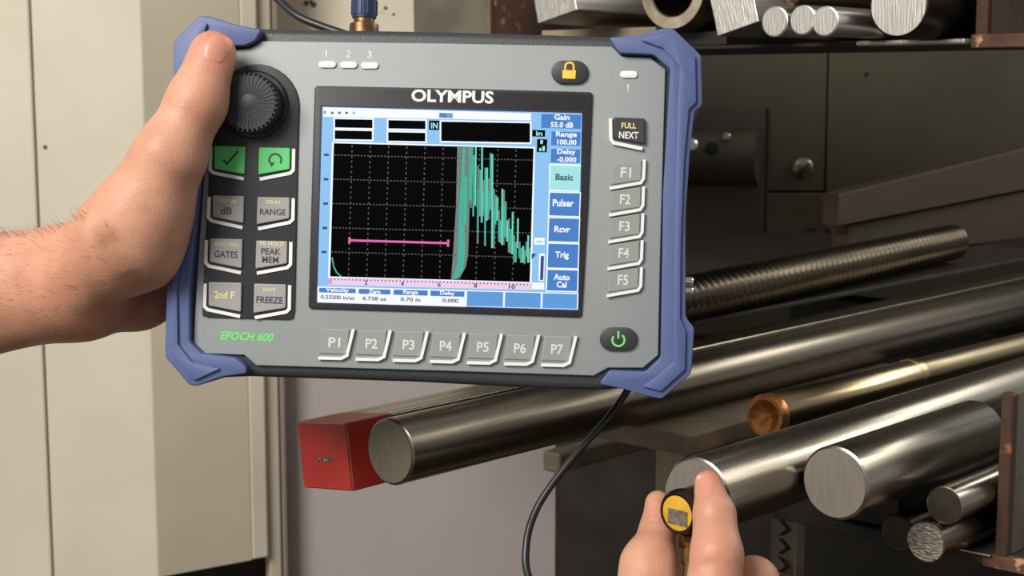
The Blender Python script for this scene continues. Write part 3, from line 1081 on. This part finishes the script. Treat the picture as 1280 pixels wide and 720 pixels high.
for k in range(10):
    u = .092 + .0912 * k
    for j in range(26):
        x, y = plot_pt(u, (j + .5) / 26)
        dots.append([(x - .75, y - 1.3), (x + .75, y - 1.3), (x + .75, y + 1.3), (x - .75, y + 1.3)])
for k in range(5):
    v = .088 + .182 * k
    for j in range(60):
        x, y = plot_pt((j + .5) / 60, v)
        dots.append([(x - 1.2, y - .7), (x + 1.2, y - .7), (x + 1.2, y + .7), (x - 1.2, y + .7)])
tag(sqs('grid_dots', dots, 's_grid', 4), kind='stuff')
sqs('scale_marks', [[(x - 4, y - 1.6), (x + 2, y - 1.5), (x + 2, y + 1.6), (x - 4, y + 1.5)] for x, y in ((409, 193.5), (408.5, 224), (408, 254.5), (407, 285), (406, 315))], 's_navy', 2)
# echo trace
C5 = lambda x, y: (550 + x / 3.79, 170 + y / 3.79)
sq('echo_block', [C5(82, 48), C5(150, 50), C5(133, 560), C5(122, 620), C5(92, 676), C5(52, 680), C5(62, 560), C5(76, 330)], 's_grey', 4)
sqs('echo_fill', [[C5(108, 49), C5(118, 49), C5(112, 320), C5(120, 560), C5(108, 640), C5(78, 676), C5(60, 676), C5(84, 600), C5(92, 330)],
                  [C5(138, 50), C5(158, 50), C5(150, 320), C5(138, 300)], [C5(104, 180), C5(132, 200), C5(126, 420), C5(100, 420)]], 's_teal', 5)
ENV = [(150, 50, 340), (160, 90, 380), (170, 50, 330), (181, 140, 510), (191, 160, 380), (200, 50, 410), (208, 210, 380), (216, 150, 520), (224, 150, 400), (233, 200, 395), (241, 80, 350), (249, 85, 530), (257, 250, 530),
       (265, 280, 420), (273, 290, 400), (281, 350, 500), (288, 400, 505), (296, 250, 515), (304, 255, 515), (312, 310, 480), (320, 400, 500), (328, 390, 550), (336, 440, 555), (345, 360, 560), (353, 470, 600), (361, 500, 598),
       (370, 390, 530), (378, 500, 580), (386, 530, 600), (395, 520, 600), (403, 540, 606), (411, 500, 570), (419, 470, 600), (427, 530, 600)]
gq, tq, t2 = [], [], []
for i, (x, a, b) in enumerate(ENV):
    qd = [C5(x - 4.5, a), C5(x + 3.5, a + 1), C5(x + 1.5, b + 1), C5(x - 6.5, b)]
    (gq if i % 3 == 0 else tq if i % 3 == 1 else t2).append(qd)
    m0, m1 = a + (b - a) * .3, a + (b - a) * .85
    if i % 3 == 0:
        tq.append([C5(x - 4.5, m0), C5(x + 3, m0), C5(x + 1.5, m1), C5(x - 5.5, m1)])
sqs('echo_trace', gq, 's_grey', 5)
sqs('echo_trace', tq, 's_teal', 6)
sqs('echo_trace', t2, 's_teal2', 5)
e = [(414.2, 322), (416.5, 334), (420, 341), (425.5, 346)]
sqs('first_echo', [[e[i], (e[i][0] + 1.6, e[i][1] - .8), (e[i + 1][0] + 1.6, e[i + 1][1] - .8), e[i + 1]] for i in range(3)], 's_teal', 5)
sqs('gate_line', [[(436.5, 299), (561, 302.6), (561, 305.4), (436.5, 301.8)], [(435.5, 296.5), (438.3, 296.5), (438, 304.5), (435.2, 304.5)], [(559, 299.5), (561.8, 299.5), (561.4, 308.5), (558.6, 308.5)]], 's_magenta', 6)
sq('time_scale', [(411.5, 346.5), (664, 353.5), (663.5, 362.5), (411, 356)], 's_pink', 4)
sqs('time_ticks', [[(413 + 4.55 * k, 348 + .127 * k), (414.6 + 4.55 * k, 348 + .127 * k), (414.6 + 4.55 * k, 350 + .127 * k), (413 + 4.55 * k, 350 + .127 * k)] for k in range(55)], 's_text', 5)
for k, (x, y) in enumerate(((413, 352), (457.5, 353.3), (503, 354.5), (549, 355.8), (594.5, 357), (640, 358.5))):
    stxt(str(2 * k), x, y, 4 if k < 5 else 8, 5.5, 's_magenta' if k == 0 else 's_navy', 5)
# slider
sq('slider', rr(668, 297, 680.5, 306), 's_white', 3)
sq('slider_line', rr(670.5, 301, 678, 303), 's_sky', 4)
sq('slider_track', [(674, 317), (681, 317), (680, 351), (673, 351)], 's_white', 2)
sq('slider_track', [(676, 320), (680, 320), (679, 350), (675, 350)], 's_navy', 3)
sq('trigger_mark', [(664.5, 317), (670.5, 317.5), (664.5, 324.5)], 's_navy', 4)
sq('scale_end', [(665, 353), (680, 353.4), (680, 362), (664.5, 361.5)], 's_white', 3)
# menu
sq('menu_frame', [(674.5, 140.5), (727.5, 142), (722.5, 387), (576, 383), (576, 362), (683, 365.5), (686, 204), (687, 162), (674.5, 161.5)], 's_sky', 2)
sq('menu_key', rr(677, 142.4, 725.8, 161.2), 's_blue', 3)
stxt('Gain', 702.5, 146.5, 19, 7)
stxt('55.0 dB', 702.5, 156, 28, 7)
sq('menu_key', rr(689.5, 164.2, 725.2, 182.6), 's_blue', 3)
stxt('Range', 708, 168.7, 26, 8)
stxt('100.00', 708.5, 177.7, 24, 6.5)
sq('menu_key', rr(689, 186, 724.8, 203.8), 's_blue', 3)
stxt('Delay', 708, 190.5, 23, 8)
stxt('-0.000', 708.3, 199.3, 24, 6.5)
sq('menu_separator', [(686.5, 204.5), (726, 205.5), (724, 239.8), (686, 238.8)], 's_white', 2.5)
sq('menu_key', rr(688.3, 206.5, 724.6, 238.2), 's_cyan', 3)
stxt('Basic', 705.5, 221.5, 22, 8, 's_ink')
for x0, y0, x1, y1 in ((687.5, 240.8, 723.8, 270.2), (686.6, 272.6, 722.9, 302.4), (685.6, 304.6, 722, 335.2), (684.6, 337.2, 721.2, 364)):
    sq('menu_separator', rr(x0 - 1.6, y0 - 1.6, x1 + 1.2, y1 + 1.4), 's_white', 2.5)
    sq('menu_key', rr(x0, y0, x1, y1), 's_blue', 3)
stxt('Pulser', 704, 253.8, 26, 9)
stxt('Rcvr', 703, 286.5, 20, 8)
stxt('Trig', 702.5, 319.5, 17, 10)
stxt('Auto\nCal', 702, 351, 20, 17)
for x0, y0, x1, y1 in ((584, 364, 628.5, 383.5), (631.5, 365.2, 675.5, 385), (678.5, 366.5, 721, 386)):
    sq('menu_separator', rr(x0 - 1.6, y0 - 1.2, x1 + 1.4, y1 + .4), 's_white', 2.5)
    sq('menu_key', rr(x0, y0, x1, y1), 's_low', 3)
sq('status_bar', [(396.8, 358), (583.5, 362.8), (583, 383.6), (396.5, 378)], 's_white', 2.6)
for x0, y0, x1, y1, t, v, vx, vw in ((399, 359.6, 444.5, 366.6, 'Velocity', '0.23200 in/us', 422, 43), (448.5, 361, 488, 368.2, 'Zero', '6.728 us', 468, 30),
                                     (492, 362, 534.5, 369.6, 'Range', '0.70 in', 513, 25), (538.2, 363.2, 580.4, 371, 'Delay', '0.000', 563, 20)):
    sq('status_head', rr(x0, y0, x1, y1), 's_blue', 3)
    stxt(t, (x0 + x1) / 2, (y0 + y1) / 2, 6.2 * len(t) * .6, 6.2)
    stxt(v, vx, (y0 + y1) / 2 + 8.6, vw, 5, 's_text')

# ------------------------------------------------------------------ cables and plugs at the instrument
def plug(p, z, sc):
    pass


pt = DEVM @ Vector((*dl(455, 42, -.035), -.035))
up = (DEVM.to_3x3() @ Vector((-.02, 1, -.02))).normalized()
pw = Matrix.Translation(pt) @ up.to_track_quat('Z', 'Y').to_matrix().to_4x4()
s = 36 / 2 * .72 / FPX
PL = empty('cable_plug', pw)
bpy.context.view_layer.update()
tag(PL, 'navy cable plug with a brass collar standing on the instrument\'s top edge', 'plug')
bm_link('collar', lathe_bm([(s * .98, -.004), (s * 1.02, .003), (s * .98, .0045), (s * .72, .0052), (s * .72, .0075)], 6 * 5), 'brass_old', PL, None, True, 30)
sl = bm_link('sleeve', lathe_bm([(s * .84, .0072), (s * .86, .0095), (s * .86, .016), (s * .80, .0165), (s * .80, .02), (s * .86, .0205), (s * .84, .032), (s * .5, .036)], 24), 'navy', PL, None, True, 30)
for k in range(10):
    bm = box_bm(s * .8, s * .92, -.0006, .0006, .0085, .0155, .0002, 1)
    o = bm_link('grip_rib', bm, 'navy', sl)
    o.matrix_basis = Matrix.Rotation(2 * math.pi * k / 10 + .2, 4, 'Z')
pl_top = pw @ Vector((0, 0, .035))
bm_link('cable_tail', tube_mesh([(0, 0, .034), (0, .002, .06), (.01, .01, .09), (.04, .02, .11)], .0024), 'cable', PL, None, True)

c = [wp(250, -95, .80), wp(300, -50, .785), wp(345, -3, .77), wp(372, 20, .762), wp(405, 34, .757), wp(440, 46, .752), wp(470, 60, .7485)]
tag(bm_link('thin_cable', tube_mesh(c, .0021), 'cable', smooth=True), 'thin black cable curving down behind the top of the instrument', 'cable')

# ------------------------------------------------------------------ probe
PR = wp(846.5, 641.5, .652)
pd_ = Matrix(((-NV.x, 0, DV.x, PR.x), (-NV.y, 0, DV.y, PR.y), (0, 1, 0, PR.z), (0, 0, 0, 1)))
PB = empty('probe', pd_)
bpy.context.view_layer.update()
tag(PB, 'small round ultrasonic probe with a yellow cap held against a rod end', 'probe')
rp = .00995
PLEN = .0262
bm_link('barrel', lathe_bm([(rp - .001, .0008), (rp, .002), (rp, .005), (rp - .0006, .0055), (rp - .0006, PLEN - .002), (rp - .0015, PLEN)], 40), 'probe_ring', PB, None, True, 40)
bm_link('rim', lathe_bm([(rp - .0024, .0012), (rp - .0022, -.0002), (rp - .0012, -.0004), (rp - .0004, .0008)], 40, False, False), 'probe_ring', PB, None, True, 40)
cp = bm_link('cap', lathe_bm([(rp - .0018, .001), (rp - .0019, .0002), (rp - .0025, -.0001)], 40), 'probe_yellow', PB, None, True, 40)
lb = bm_link('cap_label', box_bm(-.0056, .0048, -.0052, .0016, -.0004, -.00015, .0001, 1), 'probe_label', cp)
zc = pd_ @ Vector((0, -rp + .001, .009))
down = (wp(860, 716, .645) - zc).normalized()
cw = Matrix.Translation(zc) @ down.to_track_quat('Z', 'Y').to_matrix().to_4x4()
cn = bm_link('socket', lathe_bm([(.0032, -.001), (.0032, .0035), (.0042, .004), (.0042, .0095), (.0028, .0105), (.0028, .012)], 6), 'brass', PB, None, True, 30)
cn.matrix_basis = pd_.inverted() @ cw
cn2 = bm_link('cable_end', lathe_bm([(.0031, .0118), (.0031, .017), (.0022, .018), (.0022, .026)], 20), 'brass', PB, None, True, 30)
cn2.matrix_basis = pd_.inverted() @ cw

s0 = DEVM @ Vector((*dl(797, 468, -.05), -.05))
s1 = cw @ Vector((0, 0, .024))
c = [s0, wp(775, 502, .727), wp(756, 527, .723), wp(724, 563, .715), wp(691, 604, .71), wp(669, 640, .706), wp(658, 680, .70), wp(662, 725, .695), wp(700, 790, .69), wp(800, 835, .70), wp(848, 775, .694), wp(855, 738, .672), s1 + down * .005, s1]
tag(bm_link('probe_cable', tube_mesh(c, .0018, 10, 10), 'cable', smooth=True), 'black probe cable hanging from the instrument\'s lower right corner', 'cable')


# ------------------------------------------------------------------ hands (implicit surfaces meshed by surface nets)
def smin(a, b, k):
    h = np.clip(0.5 + 0.5 * (b - a) / k, 0, 1)
    return b * (1 - h) + a * h - k * h * (1 - h)


def cone(P, a, b, ra, rb, sq=None):
    """tapered capsule; sq squashes depth (camera z) by a factor"""
    if sq:
        P = P * np.array((1, 1, sq), dtype=P.dtype)
        a = a * np.array((1, 1, sq))
        b = b * np.array((1, 1, sq))
    ba = (b - a).astype(P.dtype)
    pa = P - a.astype(P.dtype)
    t = np.clip((pa @ ba) / ba.dot(ba), 0, 1)
    d = np.sqrt(((pa - t[..., None] * ba) ** 2).sum(-1))
    return d - (ra + (rb - ra) * t).astype(P.dtype)


def surface_nets(F, lo, h):
    nx, ny, nz = F.shape
    S = F < 0
    cnt = np.zeros((nx - 1, ny - 1, nz - 1), np.int8)
    for i in (0, 1):
        for j in (0, 1):
            for k in (0, 1):
                cnt += S[i:nx - 1 + i, j:ny - 1 + j, k:nz - 1 + k]
    act = (cnt > 0) & (cnt < 8)
    idx = -np.ones(act.shape, np.int64)
    ii = np.argwhere(act)
    idx[act] = np.arange(len(ii))
    acc = np.zeros((len(ii), 3))
    num = np.zeros(len(ii))
    cs = [(i, j, k) for i in (0, 1) for j in (0, 1) for k in (0, 1)]
    for a in cs:
        for b in cs:
            if a < b and sum(abs(p - q) for p, q in zip(a, b)) == 1:
                fa = F[ii[:, 0] + a[0], ii[:, 1] + a[1], ii[:, 2] + a[2]]
                fb = F[ii[:, 0] + b[0], ii[:, 1] + b[1], ii[:, 2] + b[2]]
                c = (fa < 0) != (fb < 0)
                t = np.where(c, fa / np.where(c, fa - fb, 1), 0)
                for q in range(3):
                    acc[:, q] += np.where(c, a[q] + (b[q] - a[q]) * t, 0)
                num += c
    V = (ii + acc / num[:, None]) * h + lo
    quads = []
    for ax in range(3):
        A = np.moveaxis(S, ax, 0)
        ch = A[:-1] != A[1:]
        e = np.argwhere(ch)
        fl = A[:-1][ch]
        I = np.moveaxis(idx, ax, 0)
        ok = (e[:, 1] > 0) & (e[:, 2] > 0) & (e[:, 1] < I.shape[1]) & (e[:, 2] < I.shape[2])
        e, fl = e[ok], fl[ok]
        q = np.stack([I[e[:, 0], e[:, 1] - 1, e[:, 2] - 1], I[e[:, 0], e[:, 1], e[:, 2] - 1], I[e[:, 0], e[:, 1], e[:, 2]], I[e[:, 0], e[:, 1] - 1, e[:, 2]]], 1)
        if ax == 1:
            fl = ~fl
        q[~fl] = q[~fl][:, ::-1]
        quads.append(q)
    return V, np.concatenate(quads)


def crease(P, F, pts, depth, w):
    """shallow fold along a polyline"""
    d = None
    for a, b in zip(pts, pts[1:]):
        e = cone(P, a, b, 0, 0)
        d = e if d is None else np.minimum(d, e)
    return F + depth * np.exp(-(d / w) ** 2)


def prism_sdf(P, poly, z0, z1):
    """convex outline in the instrument's plane"""
    R = np.array(DEVI.to_3x3(), dtype=np.float32)
    t = np.array(DEVI.translation, dtype=np.float32)
    Q = P @ R.T + t
    d = np.maximum(Q[..., 2] - z1, z0 - Q[..., 2])
    c = np.mean(poly, 0)
    for i in range(len(poly)):
        a, b = np.array(poly[i]), np.array(poly[(i + 1) % len(poly)])
        n = np.array((b[1] - a[1], a[0] - b[0]))
        n = n / np.linalg.norm(n)
        if n.dot(c - a) > 0:
            n = -n
        d = np.maximum(d, (Q[..., 0] - a[0]) * n[0] + (Q[..., 1] - a[1]) * n[1])
    return d


def smooth_flags(me):
    me.polygons.foreach_set('use_smooth', np.ones(len(me.polygons), bool))


class Hand:
    def __init__(self, fn, lo, hi, h, flush):
        self.fn = fn
        lo, hi = np.array(lo), np.array(hi)
        n = np.ceil((hi - lo) / h).astype(int) + 1
        ax = [(lo[i] + h * np.arange(n[i])).astype(np.float32) for i in range(3)]
        F = np.empty(n, np.float32)
        for s in range(0, n[0], 24):
            g = np.stack(np.meshgrid(ax[0][s:s + 24], ax[1], ax[2], indexing='ij'), -1)
            F[s:s + 24] = fn(g)
        for A in (F[0], F[-1], F[:, 0], F[:, -1], F[:, :, 0], F[:, :, -1]):
            np.maximum(A, h * .4, out=A)      # close the cut ends
        V, Q = surface_nets(F, lo, h)
        # one light smoothing pass removes the grid's terraces
        for _ in range(2):
            acc = np.zeros_like(V)
            num = np.zeros(len(V))
            for i in range(4):
                a, b = Q[:, i], Q[:, (i + 1) % 4]
                for c in range(3):
                    acc[:, c] += np.bincount(a, V[b, c], len(V)) + np.bincount(b, V[a, c], len(V))
                num += np.bincount(a, minlength=len(V)) + np.bincount(b, minlength=len(V))
            V = V * .5 + acc / np.maximum(num, 1)[:, None] * .5
        self.V, self.Q, self.flush = V, Q, flush

    def build(self, name, m):
        me = bpy.data.meshes.new(name)
        R = np.array(CAMM)
        Wd = self.V @ R[:3, :3].T + R[:3, 3]
        c = Wd.mean(0)
        me.from_pydata((Wd - c).tolist(), [], self.Q.tolist())
        me.validate()
        smooth_flags(me)
        at = me.attributes.new('flush', 'FLOAT', 'POINT')
        f = np.zeros(len(self.V))
        for p, r, s in self.flush:
            f = np.maximum(f, s * np.exp(-(np.linalg.norm(self.V - p, axis=1) / r) ** 2))
        at.data.foreach_set('value', f.astype(np.float32))
        o = link(name, me, m)
        o.location = c
        self.obj = o
        bpy.context.view_layer.update()
        return o

    def hit(self, px, py, d0, d1=None, step=.0004):
        """depth of the skin under a photo pixel"""
        px, py = np.asarray(px, float), np.asarray(py, float)
        r = np.stack([(px - 640) / FPX, (360 - py) / FPX, -np.ones_like(px)], -1)
        d = np.full(px.shape, d0)
        for _ in range(60):
            f = self.fn((r * d[..., None]).astype(np.float32))
            d = d + np.clip(f, -.004, .004) * .8
        return d

    def nail(self, cx, cy, ang, hl, hw, d0, name='nail', lift=.0002):
        """nail plate hugging the finger: centre, heading (deg, 90 = up), half length, half width in pixels"""
        ca, sa = math.cos(math.radians(ang)), -math.sin(math.radians(ang))
        U, Vv = np.meshgrid(np.linspace(-1, 1, 15), np.linspace(-1, 1, 13), indexing='ij')
        # squircle outline
        rr_ = np.maximum(np.abs(U), np.abs(Vv))
        k = np.where(rr_ > 0, rr_ / np.maximum((np.abs(U) ** 3.2 + np.abs(Vv) ** 3.2) ** (1 / 3.2), 1e-6), 1)
        U, Vv = U * k, Vv * k
        px = cx + ca * U * hl - sa * Vv * hw
        py = cy + sa * U * hl + ca * Vv * hw
        d = self.hit(px, py, d0)
        d = np.minimum(d, np.median(d) + .0035)
        e2 = (np.abs(U) ** 3.2 + np.abs(Vv) ** 3.2) ** (1 / 3.2)
        d = d - lift + np.clip((e2 - .86) / .14, 0, 1) ** 2 * (lift + .0003)
        P = np.stack([(px - 640) / FPX * d, (360 - py) / FPX * d, -d], -1)
        R = np.array(CAMM)
        Pw = P.reshape(-1, 3) @ R[:3, :3].T + R[:3, 3] - np.array(self.obj.location)
        n0, n1 = U.shape
        F = [(i * n1 + j, i * n1 + j + 1, (i + 1) * n1 + j + 1, (i + 1) * n1 + j) for i in range(n0 - 1) for j in range(n1 - 1)]
        me = bpy.data.meshes.new(name)
        me.from_pydata(Pw.tolist(), [], F)
        smooth_flags(me)
        o = link(name, me, 'nail', self.obj)
        return o


OUT = pp([(221, 58), (252, 27), (330, 37), (835, 45), (864, 76), (858, 440), (826, 490), (752, 487), (245, 479), (211, 440), (214, 250)], 0)
OUTF = OUT


def left_fn(P):
    K = ck
    tip, ip = K(266, 68, .6695), K(246, 128, .667)
    mcp = K(212, 196, .6655)
    cmc = K(160, 292, .676)
    wr = K(92, 352, .700)
    px = lambda r, d=.67: r * d / FPX
    F = cone(P, tip, ip, px(29.5), px(35.5))
    F = smin(F, cone(P, ip, mcp, px(35), px(41)), .006)
    F = smin(F, cone(P, mcp, cmc, px(42), px(58)), .008)
    F = smin(F, cone(P, cmc, wr, px(56), px(60)), .012)
    # thenar bulge beside the instrument
    F = smin(F, cone(P, K(190, 262, .672), K(176, 318, .684), px(46), px(48)), .012)
    # forearm: radius and ulna, flattened
    F = smin(F, cone(P, K(96, 340, .705), K(-190, 345, .70), px(52), px(60), 1.15), .02)
    F = smin(F, cone(P, K(100, 368, .715), K(-190, 428, .71), px(48), px(70), 1.1), .02)
    # back of hand and heel going behind the instrument
    F = smin(F, cone(P, K(120, 340, .715), K(190, 300, .742), px(48), px(46)), .014)
    F = smin(F, cone(P, K(110, 362, .715), K(176, 366, .735), px(52), px(42)), .014)
    F = smin(F, cone(P, K(170, 372, .735), K(232, 352, .764), px(40), px(36)), .012)
    F = smin(F, cone(P, K(180, 300, .745), K(250, 268, .771), px(40), px(34)), .012)
    F = smin(F, cone(P, K(180, 330, .745), K(248, 315, .771), px(40), px(36)), .012)
    # fingers laid across the back
    for a, b, c, r in (((255, 248, .769), (345, 228, .766), (430, 216, .764), 24), ((262, 290, .770), (360, 280, .767), (455, 272, .764), 25),
                       ((258, 330, .770), (352, 328, .767), (440, 326, .764), 24), ((245, 366, .769), (320, 370, .766), (390, 374, .764), 21)):
        A, B, C = K(*a), K(*b), K(*c)
        f = np.minimum(cone(P, A, B, px(r + 2, .77), px(r, .77)), 1)
        f = smin(f, cone(P, B, C, px(r, .77), px(r * .82, .77)), .003)
        F = smin(F, f, .004)
    # nail bed, folds over the thumb joint and at the wrist
    F = crease(P, F, [K(215, 113, .652), K(238, 121, .648), K(262, 124, .650)], .0005, .0016)
    F = crease(P, F, [K(216, 122, .652), K(240, 131, .648), K(266, 136, .650)], .0004, .0014)
    F = crease(P, F, [K(138, 312, .655), K(160, 345, .66), K(186, 372, .68)], .0036, .007)
    # the instrument pushes back
    return np.maximum(F, -prism_sdf(P, OUTF, -.0608, .0063) + .0)


KC = np.array((kx, ky))


def knob_sdf(P):
    R = np.array(DEVI.to_3x3(), dtype=np.float32)
    Q = P @ R.T + np.array(DEVI.translation, dtype=np.float32)
    return np.maximum(np.hypot(Q[..., 0] - kx, Q[..., 1] - ky) - 37.6 * PXM, Q[..., 2] - .0138)


def left_all(P):
    return np.maximum(left_fn(P), -knob_sdf(P))


LH = Hand(left_all, (-.30, -.045, -.80), (-.058, .122, -.635), .00115,
          [(ck(272, 52, .657), .013, .75), (ck(295, 80, .66), .008, .45), (ck(245, 128, .650), .012, .22), (ck(90, 330, .68), .03, .22),
           (ck(160, 405, .70), .025, .4), (ck(60, 345, .68), .03, .2), (ck(150, 250, .66), .02, .12)])
lh = LH.build('left_hand', 'skin')
tag(lh, 'bare left hand and forearm gripping the left side of the instrument, thumb on its front', 'hand')
LH.nail(272, 61, 66, 18.5, 16.5, .64)

# fine hairs on the forearm
rng = random.Random(4)
bm = bmesh.new()
hx = np.array([rng.uniform(-12, 150) for _ in range(240)])
hy = np.array([rng.uniform(283, 400) for _ in range(240)])
for i in range(0, 90):
    t = rng.random()
    hx[i] = -12 + 122 * t
    hy[i] = 293 - 24 * max(0, (hx[i] - 50) / 60) + rng.uniform(-3, 5)
dd_ = LH.hit(hx, hy, .64)
inv = lh.matrix_world.inverted()
for x, y, d in zip(hx, hy, dd_):
    if d > .74 or abs(float(left_all(np.array(ck(x, y, d), dtype=np.float32)))) > .001:
        continue
    top = y < 300
    L_ = rng.uniform(.003, .007)
    a0 = rng.uniform(1.9, 2.7) if top else rng.uniform(2.4, 3.4)
    p = Vector(ck(x, y, d))
    v = Vector((math.cos(a0) * .8, math.sin(a0) * .8, rng.uniform(.15, .4))).normalized()
    w_ = Vector((rng.uniform(-.4, .4), rng.uniform(-.4, .2), -.2))
    pts = [p, p + v * L_ * .5, p + v * L_ + w_ * L_ * .35]
    rings = []
    for q, r in zip(pts, (.00005, .00004, .00002)):
        q = inv @ (CAMM @ q)
        rings.append([bm.verts.new(q + Vector((math.cos(k * 2.094), 0, math.sin(k * 2.094))) * r) for k in range(3)])
    for ra_, rb_ in zip(rings, rings[1:]):
        for k in range(3):
            bm.faces.new((ra_[k], ra_[(k + 1) % 3], rb_[(k + 1) % 3], rb_[k]))
hr = bm_link('arm_hair', bm, 'hair', lh)
hr['kind'] = 'stuff'

PRC = CAMM.inverted() @ pd_
PRI = np.array(PRC.inverted())


def probe_sdf(P):
    Q = P @ PRI[:3, :3].T.astype(np.float32) + PRI[:3, 3].astype(np.float32)
    d = np.maximum(np.hypot(Q[..., 0], Q[..., 1]) - rp - .0001, np.maximum(-.0006 - Q[..., 2], Q[..., 2] - PLEN))
    C = np.array((CAMM.inverted() @ cw).inverted())
    Q = P @ C[:3, :3].T.astype(np.float32) + C[:3, 3].astype(np.float32)
    e = np.maximum(np.hypot(Q[..., 0], Q[..., 1]) - .0043, np.maximum(-Q[..., 2], Q[..., 2] - .027))
    e = np.minimum(e, np.minimum(cone(P, ck(859, 712, .643), ck(855, 738, .672), .0024, .0024), cone(P, ck(855, 738, .672), ck(848, 775, .694), .0024, .0024)))
    return np.minimum(d, e)


def right_fn(P):
    K = ck
    px = lambda r, d=.65: r * d / FPX
    th = cone(P, K(822, 629, .674), K(822, 664, .668), px(16.5), px(22))
    th = smin(th, cone(P, K(822, 664, .668), K(811, 706, .655), px(22), px(33)), .004)
    th = smin(th, cone(P, K(811, 706, .655), K(806, 790, .640), px(33), px(52)), .006)
    ix = cone(P, K(885, 605, .651), K(893, 642, .641), px(17.5), px(26))
    ix = smin(ix, cone(P, K(893, 642, .641), K(896, 692, .632), px(26), px(31)), .002)
    ix = smin(ix, cone(P, K(896, 692, .632), K(888, 790, .628), px(31), px(40)), .003)
    md = cone(P, K(942, 728, .655), K(920, 810, .645), px(33), px(38))
    md = smin(md, cone(P, K(942, 728, .656), K(915, 772, .676), px(30), px(26)), .003)
    rg = smin(cone(P, K(985, 775, .665), K(955, 850, .655), px(31), px(36)), cone(P, K(985, 775, .665), K(945, 810, .684), px(29), px(24)), .003)
    lt = smin(cone(P, K(1015, 835, .675), K(985, 890, .665), px(27), px(31)), cone(P, K(1015, 835, .675), K(975, 855, .69), px(25), px(21)), .003)
    pm = cone(P, K(888, 800, .636), K(850, 930, .632), px(46), px(68))
    pm = smin(pm, cone(P, K(806, 790, .642), K(840, 920, .632), px(52), px(66)), .014)
    pm = smin(pm, cone(P, K(930, 830, .648), K(880, 940, .64), px(46), px(62)), .014)
    pm = smin(pm, cone(P, K(985, 890, .665), K(905, 950, .648), px(38), px(56)), .014)
    pm = smin(pm, cone(P, K(850, 930, .632), K(850, 1080, .625), px(72), px(80)), .02)
    F = smin(th, pm, .008)
    F = smin(F, smin(ix, pm, .006), .0018)
    for f in (md, rg, lt):
        F = smin(F, smin(f, pm, .006), .0018)
    F = crease(P, F, [K(790, 693, .628), K(812, 690, .626), K(830, 692, .628)], .0006, .0016)
    F = crease(P, F, [K(880, 706, .623), K(897, 702, .622), K(915, 705, .624)], .0006, .0018)
    F = crease(P, F, [K(884, 713, .623), K(899, 711, .622), K(913, 714, .624)], .0004, .0016)
    F = crease(P, F, [K(872, 641, .632), K(890, 643, .632), K(910, 640, .634)], .0003, .0018)
    return np.maximum(F, -probe_sdf(P))


RH = Hand(right_fn, (.028, -.225, -.71), (.148, -.07, -.585), .001,
          [(ck(885, 592, .645), .008, .7), (ck(822, 622, .655), .008, .8), (ck(826, 668, .64), .010, .35), (ck(896, 695, .622), .012, .3),
           (ck(930, 690, .64), .012, .35), (ck(812, 715, .625), .015, .25)])
rh = RH.build('right_hand', 'skin')
tag(rh, 'bare right hand reaching up from below, thumb and forefinger holding the yellow-capped probe', 'hand')
RH.nail(819, 637, 93, 15, 9.5, .62)
RH.nail(881.5, 604.5, 100, 13, 11, .62)
